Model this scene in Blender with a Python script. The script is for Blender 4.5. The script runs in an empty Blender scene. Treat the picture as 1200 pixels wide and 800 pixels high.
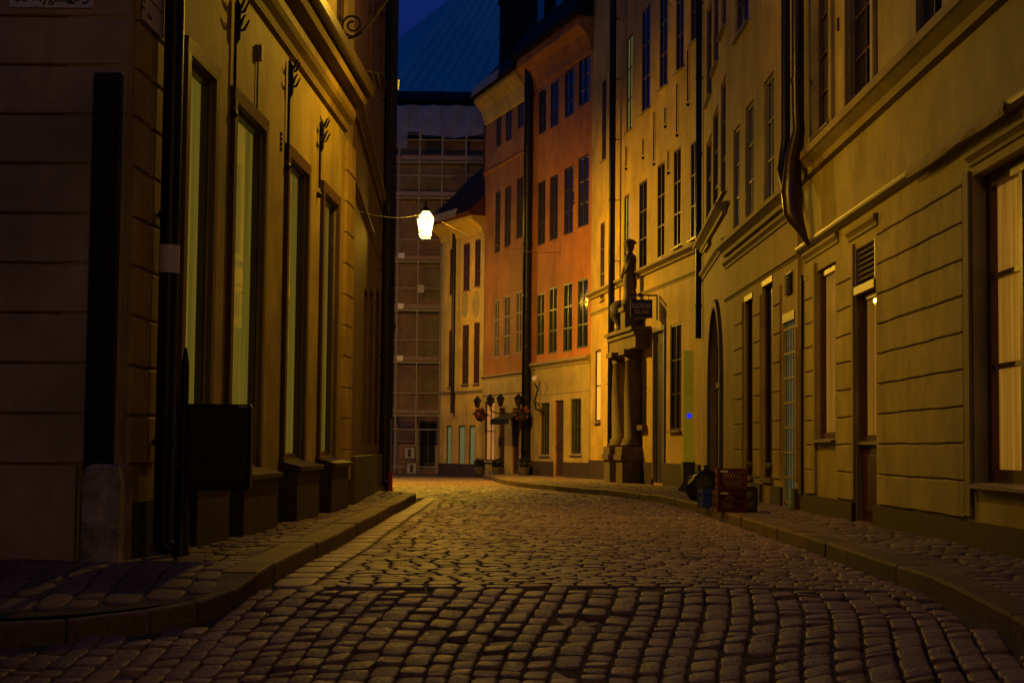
import bpy, bmesh, math, random
from mathutils import Vector, Matrix
R = math.radians
random.seed(7)
SC = bpy.context.scene
COL = SC.collection

# ------------------------------------------------------------------ camera, world, exposure
CAM = Vector((0, 0, 1.0)); F = 1940.0
PITCH, ROLL = math.atan(125 / F), 0.010
fwd = Vector((0, math.cos(PITCH), math.sin(PITCH)))
up0 = Vector((0, -math.sin(PITCH), math.cos(PITCH))); rt0 = Vector((1, 0, 0))
rt = rt0 * math.cos(ROLL) + up0 * math.sin(ROLL)
up = up0 * math.cos(ROLL) - rt0 * math.sin(ROLL)
cd = bpy.data.cameras.new('camera'); cam = bpy.data.objects.new('camera', cd); COL.objects.link(cam)
cd.sensor_width = 36; cd.lens = 36 * F / 1200; cd.clip_end = 2000; cd.clip_start = 0.1
m = Matrix((rt, up, -fwd)).transposed().to_4x4(); m.translation = CAM
cam.matrix_world = m; SC.camera = cam

w = bpy.data.worlds.new('World'); SC.world = w; w.use_nodes = True
nt = w.node_tree; bg = nt.nodes['Background']
sky = nt.nodes.new('ShaderNodeTexSky'); sky.sky_type = 'NISHITA'; sky.sun_disc = False
sky.sun_elevation = R(-3.0); sky.sun_rotation = R(200); sky.air_density = 1.0; sky.dust_density = 0.2; sky.ozone_density = 6.0
hs = nt.nodes.new('ShaderNodeMixRGB'); hs.blend_type = 'MULTIPLY'; hs.inputs[0].default_value = 1
hs.inputs[2].default_value = (0.14, 1.35, 1.1, 1)
nt.links.new(sky.outputs[0], hs.inputs[1]); nt.links.new(hs.outputs[0], bg.inputs[0])
bg.inputs[1].default_value = 2.9
SC.view_settings.view_transform = 'Standard'; SC.view_settings.look = 'None'
SC.view_settings.exposure = 0.0; SC.view_settings.gamma = 1
LAMP_COL = (1.0, 0.53, 0.03)
LAMP1_W, LAMP2_W, LAMP3_W, LAMP4_W = 740, 4800, 1300, 560

# ------------------------------------------------------------------ helpers
def ray(px, py):
    return (fwd + rt * ((px - 600) / F) - up * ((py - 400) / F))
def at_z(px, py, z):
    d = ray(px, py); t = (z - CAM.z) / d.z
    return CAM + d * t
def at_y(px, py, Y):
    d = ray(px, py); return CAM + d * (Y / d.y)

def tag(o, label=None, cat=None, group=None, kind=None):
    if label: o['label'] = label
    if cat: o['category'] = cat
    if group: o['group'] = group
    if kind: o['kind'] = kind
    return o
def empty(name, loc, rz=0, label=None, cat=None, group=None):
    o = bpy.data.objects.new(name, None); COL.objects.link(o)
    o.empty_display_size = .2; o.location = loc; o.rotation_euler = (0, 0, rz)
    return tag(o, label, cat, group)

class MB:
    def __init__(s): s.v = []; s.f = []; s.sm = []
    def add(s, vs, fs, smooth=False):
        b = len(s.v); s.v += [tuple(v) for v in vs]
        s.f += [tuple(b + i for i in f) for f in fs]; s.sm += [smooth] * len(fs)
    def quad(s, a, b, c, d): s.add([a, b, c, d], [(0, 1, 2, 3)])
    def box(s, x0, x1, y0, y1, z0, z1):
        if x0 > x1: x0, x1 = x1, x0
        if y0 > y1: y0, y1 = y1, y0
        if z0 > z1: z0, z1 = z1, z0
        s.add([(x0,y0,z0),(x1,y0,z0),(x1,y1,z0),(x0,y1,z0),(x0,y0,z1),(x1,y0,z1),(x1,y1,z1),(x0,y1,z1)],
              [(0,3,2,1),(4,5,6,7),(0,1,5,4),(1,2,6,5),(2,3,7,6),(3,0,4,7)])
        return s
    def cham(s, x0, x1, z0, z1, y0, y1, c=.012):
        # block on a wall: back at y0, chamfered face at y1
        a = [(x0,y0,z0),(x1,y0,z0),(x1,y0,z1),(x0,y0,z1)]
        b = [(x0,y1-c,z0),(x1,y1-c,z0),(x1,y1-c,z1),(x0,y1-c,z1)]
        d = [(x0+c,y1,z0+c),(x1-c,y1,z0+c),(x1-c,y1,z1-c),(x0+c,y1,z1-c)]
        fs = []
        for k in (0, 4):
            for i in range(4):
                j = (i+1) % 4; fs.append((k+j, k+i, k+4+i, k+4+j))
        fs.append((11, 10, 9, 8)); s.add(a+b+d, fs)
    def tube(s, pts, r, n=8, smooth=True, cap=True):
        pts = [Vector(p) for p in pts]; rs = r if isinstance(r, (list, tuple)) else [r]*len(pts)
        vs = []; ref = None
        for i, p in enumerate(pts):
            t = (pts[min(i+1, len(pts)-1)] - pts[max(i-1, 0)]).normalized()
            if ref is None:
                ref = Vector((1,0,0)) if abs(t.x) < .9 else Vector((0,1,0))
            a = (ref - t*ref.dot(t)).normalized(); ref = a; b = t.cross(a)
            for k in range(n):
                q = 2*math.pi*k/n; vs.append(p + (a*math.cos(q) + b*math.sin(q))*rs[i])
        fs = [(i*n+k, i*n+(k+1)%n, (i+1)*n+(k+1)%n, (i+1)*n+k) for i in range(len(pts)-1) for k in range(n)]
        s.add(vs, fs, smooth)
        if cap:
            s.add(vs[:n], [tuple(range(n))[::-1]]); s.add(vs[-n:], [tuple(range(n))])
        return s
    def lathe(s, c, prof, n=16, smooth=True, rot=0):
        vs = [(c[0]+r*math.cos(2*math.pi*k/n+rot), c[1]+r*math.sin(2*math.pi*k/n+rot), c[2]+z) for r, z in prof for k in range(n)]
        fs = [(i*n+k, i*n+(k+1)%n, (i+1)*n+(k+1)%n, (i+1)*n+k) for i in range(len(prof)-1) for k in range(n)]
        s.add(vs, fs, smooth); return s
    def prof(s, u0, u1, pts):
        # extrude a (y,z) profile along x
        n = len(pts)
        vs = [(u0, y, z) for y, z in pts] + [(u1, y, z) for y, z in pts]
        fs = [(i, (i+1) % n, n+(i+1) % n, n+i) for i in range(n)]
        fs += [tuple(range(n))[::-1], tuple(range(n, 2*n))]
        s.add(vs, fs)
        return s
    def build(s, name, mat, parent=None, loc=None, keep=False):
        me = bpy.data.meshes.new(name); me.from_pydata(s.v, [], s.f); me.update()
        for p, k in zip(me.polygons, s.sm): p.use_smooth = k
        if not keep:
            bm = bmesh.new(); bm.from_mesh(me); bmesh.ops.recalc_face_normals(bm, faces=bm.faces); bm.to_mesh(me); bm.free()
        me.materials.append(mat)
        o = bpy.data.objects.new(name, me); COL.objects.link(o)
        if parent: o.parent = parent
        if loc: o.location = loc
        return o

# ------------------------------------------------------------------ materials
def new_mat(name):
    m = bpy.data.materials.new(name); m.use_nodes = True
    n = m.node_tree; b = n.nodes['Principled BSDF']; return m, n, b
def N(n, t, **k):
    x = n.nodes.new(t)
    for a, v in k.items(): setattr(x, a, v)
    return x
def surf(name, c1, c2=None, rough=.7, scale=3, bump=.2, bscale=40, metal=0, spec=.4, stain=0, zs=1.0, stretch=1.0, dist=.01):
    m, n, b = new_mat(name); L = n.links.new
    c2 = c2 or tuple(x*.7 for x in c1)
    tc = N(n, 'ShaderNodeTexCoord'); mp = N(n, 'ShaderNodeMapping'); mp.inputs['Scale'].default_value = (1, 1, stretch)
    L(tc.outputs['Object'], mp.inputs[0])
    no = N(n, 'ShaderNodeTexNoise'); no.inputs['Scale'].default_value = scale; no.inputs['Detail'].default_value = 6; no.inputs['Roughness'].default_value = .62
    L(mp.outputs[0], no.inputs['Vector'])
    cr = N(n, 'ShaderNodeValToRGB'); cr.color_ramp.elements[0].position = .33; cr.color_ramp.elements[1].position = .68
    cr.color_ramp.elements[0].color = (*c2, 1); cr.color_ramp.elements[1].color = (*c1, 1)
    L(no.outputs[0], cr.inputs[0]); out = cr.outputs[0]
    if stain:
        mp2 = N(n, 'ShaderNodeMapping'); mp2.inputs['Scale'].default_value = (.8, .8, .62); L(tc.outputs['Object'], mp2.inputs[0])
        n2 = N(n, 'ShaderNodeTexNoise'); n2.inputs['Scale'].default_value = 1.1; n2.inputs['Detail'].default_value = 9; n2.inputs['Roughness'].default_value = .68
        L(mp2.outputs[0], n2.inputs['Vector'])
        c3 = N(n, 'ShaderNodeValToRGB'); c3.color_ramp.elements[0].position = .36; c3.color_ramp.elements[1].position = .66
        c3.color_ramp.elements[0].color = (1-1.7*stain,)*3 + (1,); c3.color_ramp.elements[1].color = (1.08, 1.05, 1, 1)
        L(n2.outputs[0], c3.inputs[0])
        mx = N(n, 'ShaderNodeMixRGB', blend_type='MULTIPLY'); mx.inputs[0].default_value = 1
        L(out, mx.inputs[1]); L(c3.outputs[0], mx.inputs[2]); out = mx.outputs[0]
        mp3 = N(n, 'ShaderNodeMapping'); mp3.inputs['Scale'].default_value = (1.3, 1.3, .14); L(tc.outputs['Object'], mp3.inputs[0])
        n4 = N(n, 'ShaderNodeTexNoise'); n4.inputs['Scale'].default_value = 1.7; n4.inputs['Detail'].default_value = 7; n4.inputs['Roughness'].default_value = .6; n4.inputs['Distortion'].default_value = .4
        L(mp3.outputs[0], n4.inputs['Vector'])
        c4 = N(n, 'ShaderNodeValToRGB'); c4.color_ramp.elements[0].position = .56; c4.color_ramp.elements[1].position = .72
        c4.color_ramp.elements[0].color = (1, 1, 1, 1); c4.color_ramp.elements[1].color = (.60, .56, .52, 1); L(n4.outputs[0], c4.inputs[0])
        m5 = N(n, 'ShaderNodeMixRGB', blend_type='MULTIPLY'); m5.inputs[0].default_value = .8; L(out, m5.inputs[1]); L(c4.outputs[0], m5.inputs[2]); out = m5.outputs[0]
    L(out, b.inputs['Base Color'])
    b.inputs['Roughness'].default_value = rough; b.inputs['Metallic'].default_value = metal
    b.inputs['Specular IOR Level'].default_value = spec
    if bump:
        n3 = N(n, 'ShaderNodeTexNoise'); n3.inputs['Scale'].default_value = bscale; n3.inputs['Detail'].default_value = 5
        L(tc.outputs['Object'], n3.inputs['Vector'])
        bp = N(n, 'ShaderNodeBump'); bp.inputs['Strength'].default_value = bump; bp.inputs['Distance'].default_value = dist
        L(n3.outputs[0], bp.inputs['Height']); L(bp.outputs[0], b.inputs['Normal'])
    return m
def flat(name, c, rough=.5, metal=0, spec=.5, emit=None, es=0):
    m, n, b = new_mat(name); b.inputs['Base Color'].default_value = (*c, 1)
    b.inputs['Roughness'].default_value = rough; b.inputs['Metallic'].default_value = metal
    b.inputs['Specular IOR Level'].default_value = spec
    if emit: b.inputs['Emission Color'].default_value = (*emit, 1); b.inputs['Emission Strength'].default_value = es
    return m
def glass(name, tint=(.6, .65, .6), refl=.08):
    m = bpy.data.materials.new(name); m.use_nodes = True; n = m.node_tree; n.nodes.clear(); L = n.links.new
    o = N(n, 'ShaderNodeOutputMaterial'); t = N(n, 'ShaderNodeBsdfTransparent'); g = N(n, 'ShaderNodeBsdfGlossy'); mx = N(n, 'ShaderNodeMixShader')
    t.inputs[0].default_value = (*tint, 1); g.inputs['Roughness'].default_value = .03
    fr = N(n, 'ShaderNodeFresnel'); fr.inputs[0].default_value = 1.5
    L(fr.outputs[0], mx.inputs[0]); L(t.outputs[0], mx.inputs[1]); L(g.outputs[0], mx.inputs[2]); L(mx.outputs[0], o.inputs[0])
    return m
def lampglass(name, col, strength):
    m = bpy.data.materials.new(name); m.use_nodes = True; n = m.node_tree; n.nodes.clear(); L = n.links.new
    o = N(n, 'ShaderNodeOutputMaterial'); t = N(n, 'ShaderNodeBsdfTransparent'); e = N(n, 'ShaderNodeEmission'); mx = N(n, 'ShaderNodeMixShader')
    e.inputs[0].default_value = (*col, 1); e.inputs[1].default_value = strength; mx.inputs[0].default_value = .35
    L(t.outputs[0], mx.inputs[1]); L(e.outputs[0], mx.inputs[2]); L(mx.outputs[0], o.inputs[0]); return m

M = {}
M['olive']   = surf('plaster_olive', (.50,.40,.12), (.34,.27,.08), stain=.25, scale=1.3, bump=.35, bscale=25)
M['ochre']   = surf('plaster_ochre', (.48,.33,.08), (.33,.22,.05), stain=.25, scale=1.2, bump=.3, bscale=25)
M['ochre_left'] = surf('plaster_dull_olive', (.40,.31,.085), (.26,.195,.05), stain=.25, scale=1.2, bump=.3, bscale=25)
M['yellow']  = surf('plaster_yellow', (.60,.40,.065), (.44,.29,.05), stain=.2, scale=1.0, bump=.3, bscale=25)
M['orange']  = surf('plaster_orange', (.56,.20,.022), (.42,.145,.016), stain=.2, scale=.9, bump=.3, bscale=25)
M['red']     = surf('plaster_red_orange', (.32,.135,.025), (.23,.095,.02), stain=.2, scale=.9, bump=.3, bscale=25)
M['pale']    = surf('plaster_pale', (.44,.33,.09), (.32,.24,.065), stain=.15, scale=1, bump=.3, bscale=25)
M['mauve']   = surf('plaster_umber', (.46,.31,.17), (.34,.23,.13), stain=.25, scale=1.5, bump=.4, bscale=25)
M['brown']   = surf('plaster_brown', (.17,.075,.03), (.13,.06,.025), stain=.2, scale=1.2, bump=.3, bscale=25)
M['black_w'] = surf('unlit_dark_wall', (.035,.028,.024), (.02,.017,.015), stain=.2, scale=1.5, bump=.3)  # near-black colour carries the shade of the unlit end wall
M['stone']   = surf('sandstone', (.17,.125,.055), (.11,.08,.036), scale=4, bump=.5, bscale=30, stain=.2)
M['guard']   = surf('worn_corner_stone', (.46,.36,.26), (.10,.075,.06), scale=6, bump=1.0, bscale=18)
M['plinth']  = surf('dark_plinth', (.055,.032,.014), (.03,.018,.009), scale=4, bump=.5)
M['trim']    = surf('cornice_plaster', (.34,.26,.09), (.26,.20,.07), scale=2, bump=.3, stain=.15)
M['dull'] = surf('dark_cornice_plaster', (.26,.18,.055), (.17,.115,.035), scale=2, bump=.3, stain=.25)  # darker tone of the cornice plaster
M['roof']    = surf('black_sheet_roof', (.012,.012,.012), (.008,.008,.008), rough=.85, scale=2, spec=.1)
M['tile']    = surf('dark_red_roof', (.10,.03,.015), (.06,.02,.01), spec=.1, rough=.9, scale=6, bump=.5)
M['copper']  = surf('verdigris_copper', (.13,.30,.30), (.10,.24,.25), rough=.6, scale=.25, stretch=.3, bump=.1)
M['brick']   = surf('old_brick_wall', (.32,.15,.05), (.18,.08,.03), scale=2.5, bump=.5)
M['iron']    = surf('black_wrought_iron', (.02,.017,.015), (.012,.01,.01), rough=.5, scale=20, bump=.2, metal=.3)
M['pipe']    = surf('painted_black_downpipe', (.008,.006,.005), (.005,.004,.004), rough=.4, scale=14, bump=.2, spec=.25)
M['pipe_br'] = surf('brown_downpipe', (.028,.010,.005), (.015,.006,.004), rough=.32, scale=10, bump=.2, spec=.4)
M['frame_red'] = surf('dark_red_paint', (.075,.018,.012), (.05,.012,.009), rough=.4, scale=12, bump=.15, spec=.4)
M['frame_dk'] = surf('dark_window_paint', (.045,.03,.02), (.03,.02,.014), rough=.4, scale=12, bump=.15)
M['frame_gr'] = surf('green_window_paint', (.05,.065,.035), (.035,.045,.025), rough=.4, scale=12, bump=.15)
M['frame_br'] = surf('brown_window_paint', (.10,.05,.025), (.07,.035,.018), rough=.45, scale=12, bump=.15)
M['shutter'] = surf('grey_green_shutter', (.20,.19,.14), (.15,.14,.10), rough=.5, scale=12, bump=.15)
M['sill'] = surf('tin_sill', (.30,.25,.17), (.20,.16,.11), rough=.4, scale=12, bump=.2)
M['glass'] = glass('window_glass')
M['pane'] = flat('old_dark_glass', (.02,.018,.015), rough=.05, spec=.5); M['pane'].node_tree.nodes['Principled BSDF'].inputs['IOR'].default_value = 2.3
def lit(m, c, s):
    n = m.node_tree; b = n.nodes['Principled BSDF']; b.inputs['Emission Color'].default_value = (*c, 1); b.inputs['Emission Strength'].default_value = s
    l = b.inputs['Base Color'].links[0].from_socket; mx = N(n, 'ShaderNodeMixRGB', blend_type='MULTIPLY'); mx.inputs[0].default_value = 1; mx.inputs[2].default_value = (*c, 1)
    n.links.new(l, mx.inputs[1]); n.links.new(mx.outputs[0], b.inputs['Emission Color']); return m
M['dullpane'] = flat('dull_dark_glass', (.03,.025,.02), rough=.5)
M['curtain'] = lit(surf('cream_glow_curtain', (.85,.70,.42), (.38,.28,.14), rough=.9, scale=9, bump=.2, stretch=.03), (1,.52,.09), .55)  # emission added to the cloth in place of light falling on it
M['curtain_g'] = lit(surf('pale_green_glow_curtain', (.60,.54,.25), (.32,.31,.16), rough=.9, scale=5, bump=.2, stretch=.03), (1,.72,.17), .44)  # the cloth itself glows so these windows look lit
M['white'] = surf('enamel_sign_white', (.62,.56,.50), (.48,.42,.38), rough=.4, scale=12, bump=.1)
M['black'] = flat('black_letters', (.02,.02,.02))
M['cream_lt'] = flat('cream_letters', (.65,.5,.28))
M['litcream'] = flat('warm_lit_window', (.5,.35,.15), emit=(1,.50,.10), es=.45)
M['litpeach'] = flat('peach_lit_window', (.4,.25,.12), emit=(1,.42,.08), es=.22)
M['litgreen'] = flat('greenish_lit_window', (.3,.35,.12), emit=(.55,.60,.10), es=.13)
M['litcyan'] = flat('teal_lit_interior', (.1,.2,.2), emit=(.14,.42,.32), es=.17)
M['litteal'] = flat('pale_green_shop_window', (.2,.25,.15), emit=(.22,.30,.11), es=.16)
M['blue_em'] = flat('blue_lit_button', (.02,.02,.3), emit=(.02,.03,1), es=.8)
M['crate_red'] = flat('red_plastic', (.085,.005,.004), rough=.35)
M['crate_blue'] = flat('blue_plastic', (.01,.04,.30), rough=.35)
M['crate_dk'] = flat('dark_plastic', (.03,.02,.02), rough=.35)
M['bag'] = surf('black_bin_bag', (.009,.009,.009), (.006,.006,.006), rough=.5, spec=.25, bump=1.0, bscale=14, dist=.04)
M['steel'] = surf('galvanised_tube', (.34,.26,.12), (.22,.17,.08), rough=.6, metal=.0, scale=10, bump=.1)
M['plank'] = surf('scaffold_plank', (.26,.17,.09), (.17,.10,.06), scale=5, bump=.3)
def netmat(name, c, alpha):
    m = surf(name, c, tuple(x*.6 for x in c), rough=.8, scale=1.5, bump=.1); n = m.node_tree; L = n.links.new
    t = N(n, 'ShaderNodeBsdfTransparent'); mx = N(n, 'ShaderNodeMixShader'); mx.inputs[0].default_value = alpha
    L(t.outputs[0], mx.inputs[1]); L(n.nodes['Principled BSDF'].outputs[0], mx.inputs[2]); L(mx.outputs[0], n.nodes['Material Output'].inputs[0]); return m
M['net'] = netmat('scaffold_sheet', (.22,.23,.30), .65); M['mesh'] = netmat('brown_debris_netting', (.34,.20,.05), .38)
M['redpl'] = flat('red_barrier_plastic', (.45,.02,.015), rough=.4)
M['leaf'] = surf('dark_box_leaves', (.02,.022,.008), (.01,.014,.005), scale=20)
M['flower'] = surf('red_blossom', (.5,.05,.04), (.3,.03,.03), scale=20)
M['wood'] = surf('brown_door_wood', (.045,.022,.01), (.03,.015,.008), rough=.45, scale=4, stretch=.2, bump=.3)
M['board_blue'] = flat('blue_grey_board', (.05,.07,.09), rough=.5)
M['tiledot'] = M['sill']

# ------------------------------------------------------------------ ground
KL, KR = -1.75, 3.05
def sstep(a, b, x):
    t = min(1, max(0, (x-a)/(b-a))); return t*t*(3-2*t)
def gz(x, y):
    # street surface: flat beyond the crest, a ramp falling towards the camera, a slight fall in the distance
    k = 11.9; s = .17 - .125*sstep(.8, 3.1, x)
    d = k - y
    if d <= -.4: z = 0
    elif d < .4: z = -s*(d+.4)**2/(1.6)
    else: z = -s*d
    if y < 4: z = -s*(k-4) - .03*(4-y)
    if y > 30: z -= .004*(y-30)
    # gentle crown
    c = (x-.65)/2.4
    z += .03*(1-min(1.2, c*c)) if -1.6 < c < 1.6 else 0
    z += .012*math.sin(y*.9+x*.7)*math.sin(x*1.3-y*.35)
    return z
KLpts = [(-30,10.0),(-12,10.15),(-6,10.3),(-3.9,10.38),(-3.3,10.45),(-2.8,10.57),(-2.32,10.8),(-2.05,11.0),(-1.87,11.3),(-1.78,11.8),(-1.75,12.4),(-1.75,16),(-1.75,22),(-1.77,28),(-1.8,31.6),(-1.85,32.4),(-2.05,33.0),(-2.4,33.4),(-2.8,33.6),(-3.6,33.7)]
KRpts = [(3.0,-6),(3.0,4),(3.0,9),(3.02,14),(3.05,20),(3.06,25),(3.03,28),(2.85,31.5),(2.45,34.5),(1.9,37.0),(1.1,40),(.2,45),(-.3,50),(-.55,55),(-1.0,60)]
def kr(y):
    for (x0,y0),(x1,y1) in zip(KRpts, KRpts[1:]):
        if y0 <= y <= y1: return x0+(x1-x0)*(y-y0)/(y1-y0)
    return -1.0
def kl(y):
    if y < 10.3: return -30
    if y > 33.7: return -12
    best = None
    pts = KLpts[2:-1]
    for (x0,y0),(x1,y1) in zip(pts, pts[1:]):
        if y0 <= y <= y1 and y1 > y0: return x0+(x1-x0)*(y-y0)/(y1-y0)
    return -1.75 if y < 33 else -12
def ground_sheet():
    b = MB(); xs = [-400,-60,-20,-8,-4,-3,-2,-1,0,1,2,3,4,6,12,60,400]
    ys = [-200,-40,-10,0,4,6,8,9,10,10.5,11,11.3,11.6,11.9,12.2,12.5,13,15,18,22,26,30,36,42,50,60,75,100,200,600]
    vs = [(x, y, gz(x, y)-.022 if abs(y) < 150 else gz(0, 100)-.1) for y in ys for x in xs]
    n = len(xs)
    b.add(vs, [(j*n+i, j*n+i+1, (j+1)*n+i+1, (j+1)*n+i) for j in range(len(ys)-1) for i in range(n-1)])
    tag(b.build('ground', M_mortar), kind='structure')

def stone_mat(name, base, alt, rough=.5):
    m, n, b = new_mat(name); L = n.links.new
    at = N(n, 'ShaderNodeAttribute', attribute_name='tone'); tc = N(n, 'ShaderNodeTexCoord')
    cr = N(n, 'ShaderNodeValToRGB'); e = cr.color_ramp.elements
    e[0].color = (*alt, 1); e[1].color = (*base, 1); e2 = cr.color_ramp.elements.new(.5); e2.color = tuple((a+c)/2*k for a, c, k in zip(base, alt, (1.08,.98,.92))) + (1,)
    L(at.outputs['Fac'], cr.inputs[0])
    no = N(n, 'ShaderNodeTexNoise'); no.inputs['Scale'].default_value = 30; no.inputs['Detail'].default_value = 6; L(tc.outputs['Object'], no.inputs['Vector'])
    big = N(n, 'ShaderNodeTexNoise'); big.inputs['Scale'].default_value = .8; big.inputs['Detail'].default_value = 3; L(tc.outputs['Object'], big.inputs['Vector'])
    c2 = N(n, 'ShaderNodeValToRGB'); c2.color_ramp.elements[0].position = .3; c2.color_ramp.elements[1].position = .7
    c2.color_ramp.elements[0].color = (.62,.62,.62,1); c2.color_ramp.elements[1].color = (1.15,1.15,1.15,1); L(no.outputs[0], c2.inputs[0])
    c3 = N(n, 'ShaderNodeValToRGB'); c3.color_ramp.elements[0].position = .35; c3.color_ramp.elements[1].position = .65
    c3.color_ramp.elements[0].color = (.7,.7,.72,1); c3.color_ramp.elements[1].color = (1.1,1.1,1.1,1); L(big.outputs[0], c3.inputs[0])
    m1 = N(n, 'ShaderNodeMixRGB', blend_type='MULTIPLY'); m1.inputs[0].default_value = 1; L(cr.outputs[0], m1.inputs[1]); L(c2.outputs[0], m1.inputs[2])
    m2 = N(n, 'ShaderNodeMixRGB', blend_type='MULTIPLY'); m2.inputs[0].default_value = 1; L(m1.outputs[0], m2.inputs[1]); L(c3.outputs[0], m2.inputs[2])
    L(m2.outputs[0], b.inputs['Base Color'])
    mr = N(n, 'ShaderNodeMapRange'); mr.inputs['To Min'].default_value = rough-.12; mr.inputs['To Max'].default_value = rough+.2
    L(no.outputs[0], mr.inputs['Value']); L(mr.outputs[0], b.inputs['Roughness'])
    b.inputs['Specular IOR Level'].default_value = .3
    bp = N(n, 'ShaderNodeBump'); bp.inputs['Strength'].default_value = .8; bp.inputs['Distance'].default_value = .012
    L(no.outputs[0], bp.inputs['Height']); L(bp.outputs[0], b.inputs['Normal'])
    return m
M_sett = stone_mat('granite_sett', (.28,.19,.155), (.17,.115,.105), .56)
M_side = stone_mat('pavement_stone', (.20,.15,.11), (.13,.095,.075), .7)
M_kerb = stone_mat('granite_kerb', (.16,.11,.065), (.11,.078,.048), .7)
M_mortar = surf('earth_joint', (.075,.055,.04), (.05,.037,.028), scale=20, rough=.95, bump=.4)

M_asph = surf('worn_asphalt', (.075,.06,.05), (.045,.038,.034), scale=5, rough=.8, bump=.6, bscale=60)
class Stones:
    def __init__(s): s.v=[]; s.f=[]; s.t=[]
    def sett(s, c, ex, ey, zf, hgt, fine, tone, tilt):
        # c centre(x,y), ex/ey half axes vectors, zf ground height fn
        rings = [(1.0,0),(.99,.62),(.95,.91),(.80,1.0)] if fine else [(1.0,0),(.96,.75),(.78,1.0)]
        if fine:
            cor = [(-1,-.72),(-.72,-1),(.0,-1.03),(.72,-1),(1,-.72),(1.02,0),(1,.72),(.72,1),(0,1.03),(-.72,1),(-1,.72),(-1.02,0)]
        else: cor = [(-1,-.8),(-.8,-1),(.8,-1),(1,-.8),(1,.8),(.8,1),(-.8,1),(-1,.8)]
        n = len(cor); b = len(s.v)
        jit = [1-random.random()*.07 for _ in cor]
        for k, h in rings:
            for (a, e), j in zip(cor, jit):
                x = c[0] + ex[0]*a*k*j + ey[0]*e*k*j; y = c[1] + ex[1]*a*k*j + ey[1]*e*k*j
                s.v.append((x, y, zf(x, y) - .030 + .030*h*hgt + (tilt[0]*a + tilt[1]*e)*k*max(h,0)))
        for r in range(len(rings)-1):
            for i in range(n):
                s.f.append((b+r*n+i, b+r*n+(i+1)%n, b+(r+1)*n+(i+1)%n, b+(r+1)*n+i)); s.t.append(tone)
        s.f.append(tuple(b+(len(rings)-1)*n+i for i in range(n))); s.t.append(tone)
    def build(s, name, mat):
        me = bpy.data.meshes.new(name); me.from_pydata(s.v, [], s.f); me.update()
        at = me.attributes.new('tone', 'FLOAT', 'FACE'); at.data.foreach_set('value', s.t)
        me.polygons.foreach_set('use_smooth', [True]*len(me.polygons)); me.materials.append(mat)
        o = bpy.data.objects.new(name, me); COL.objects.link(o); tag(o, kind='structure'); return o

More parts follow.
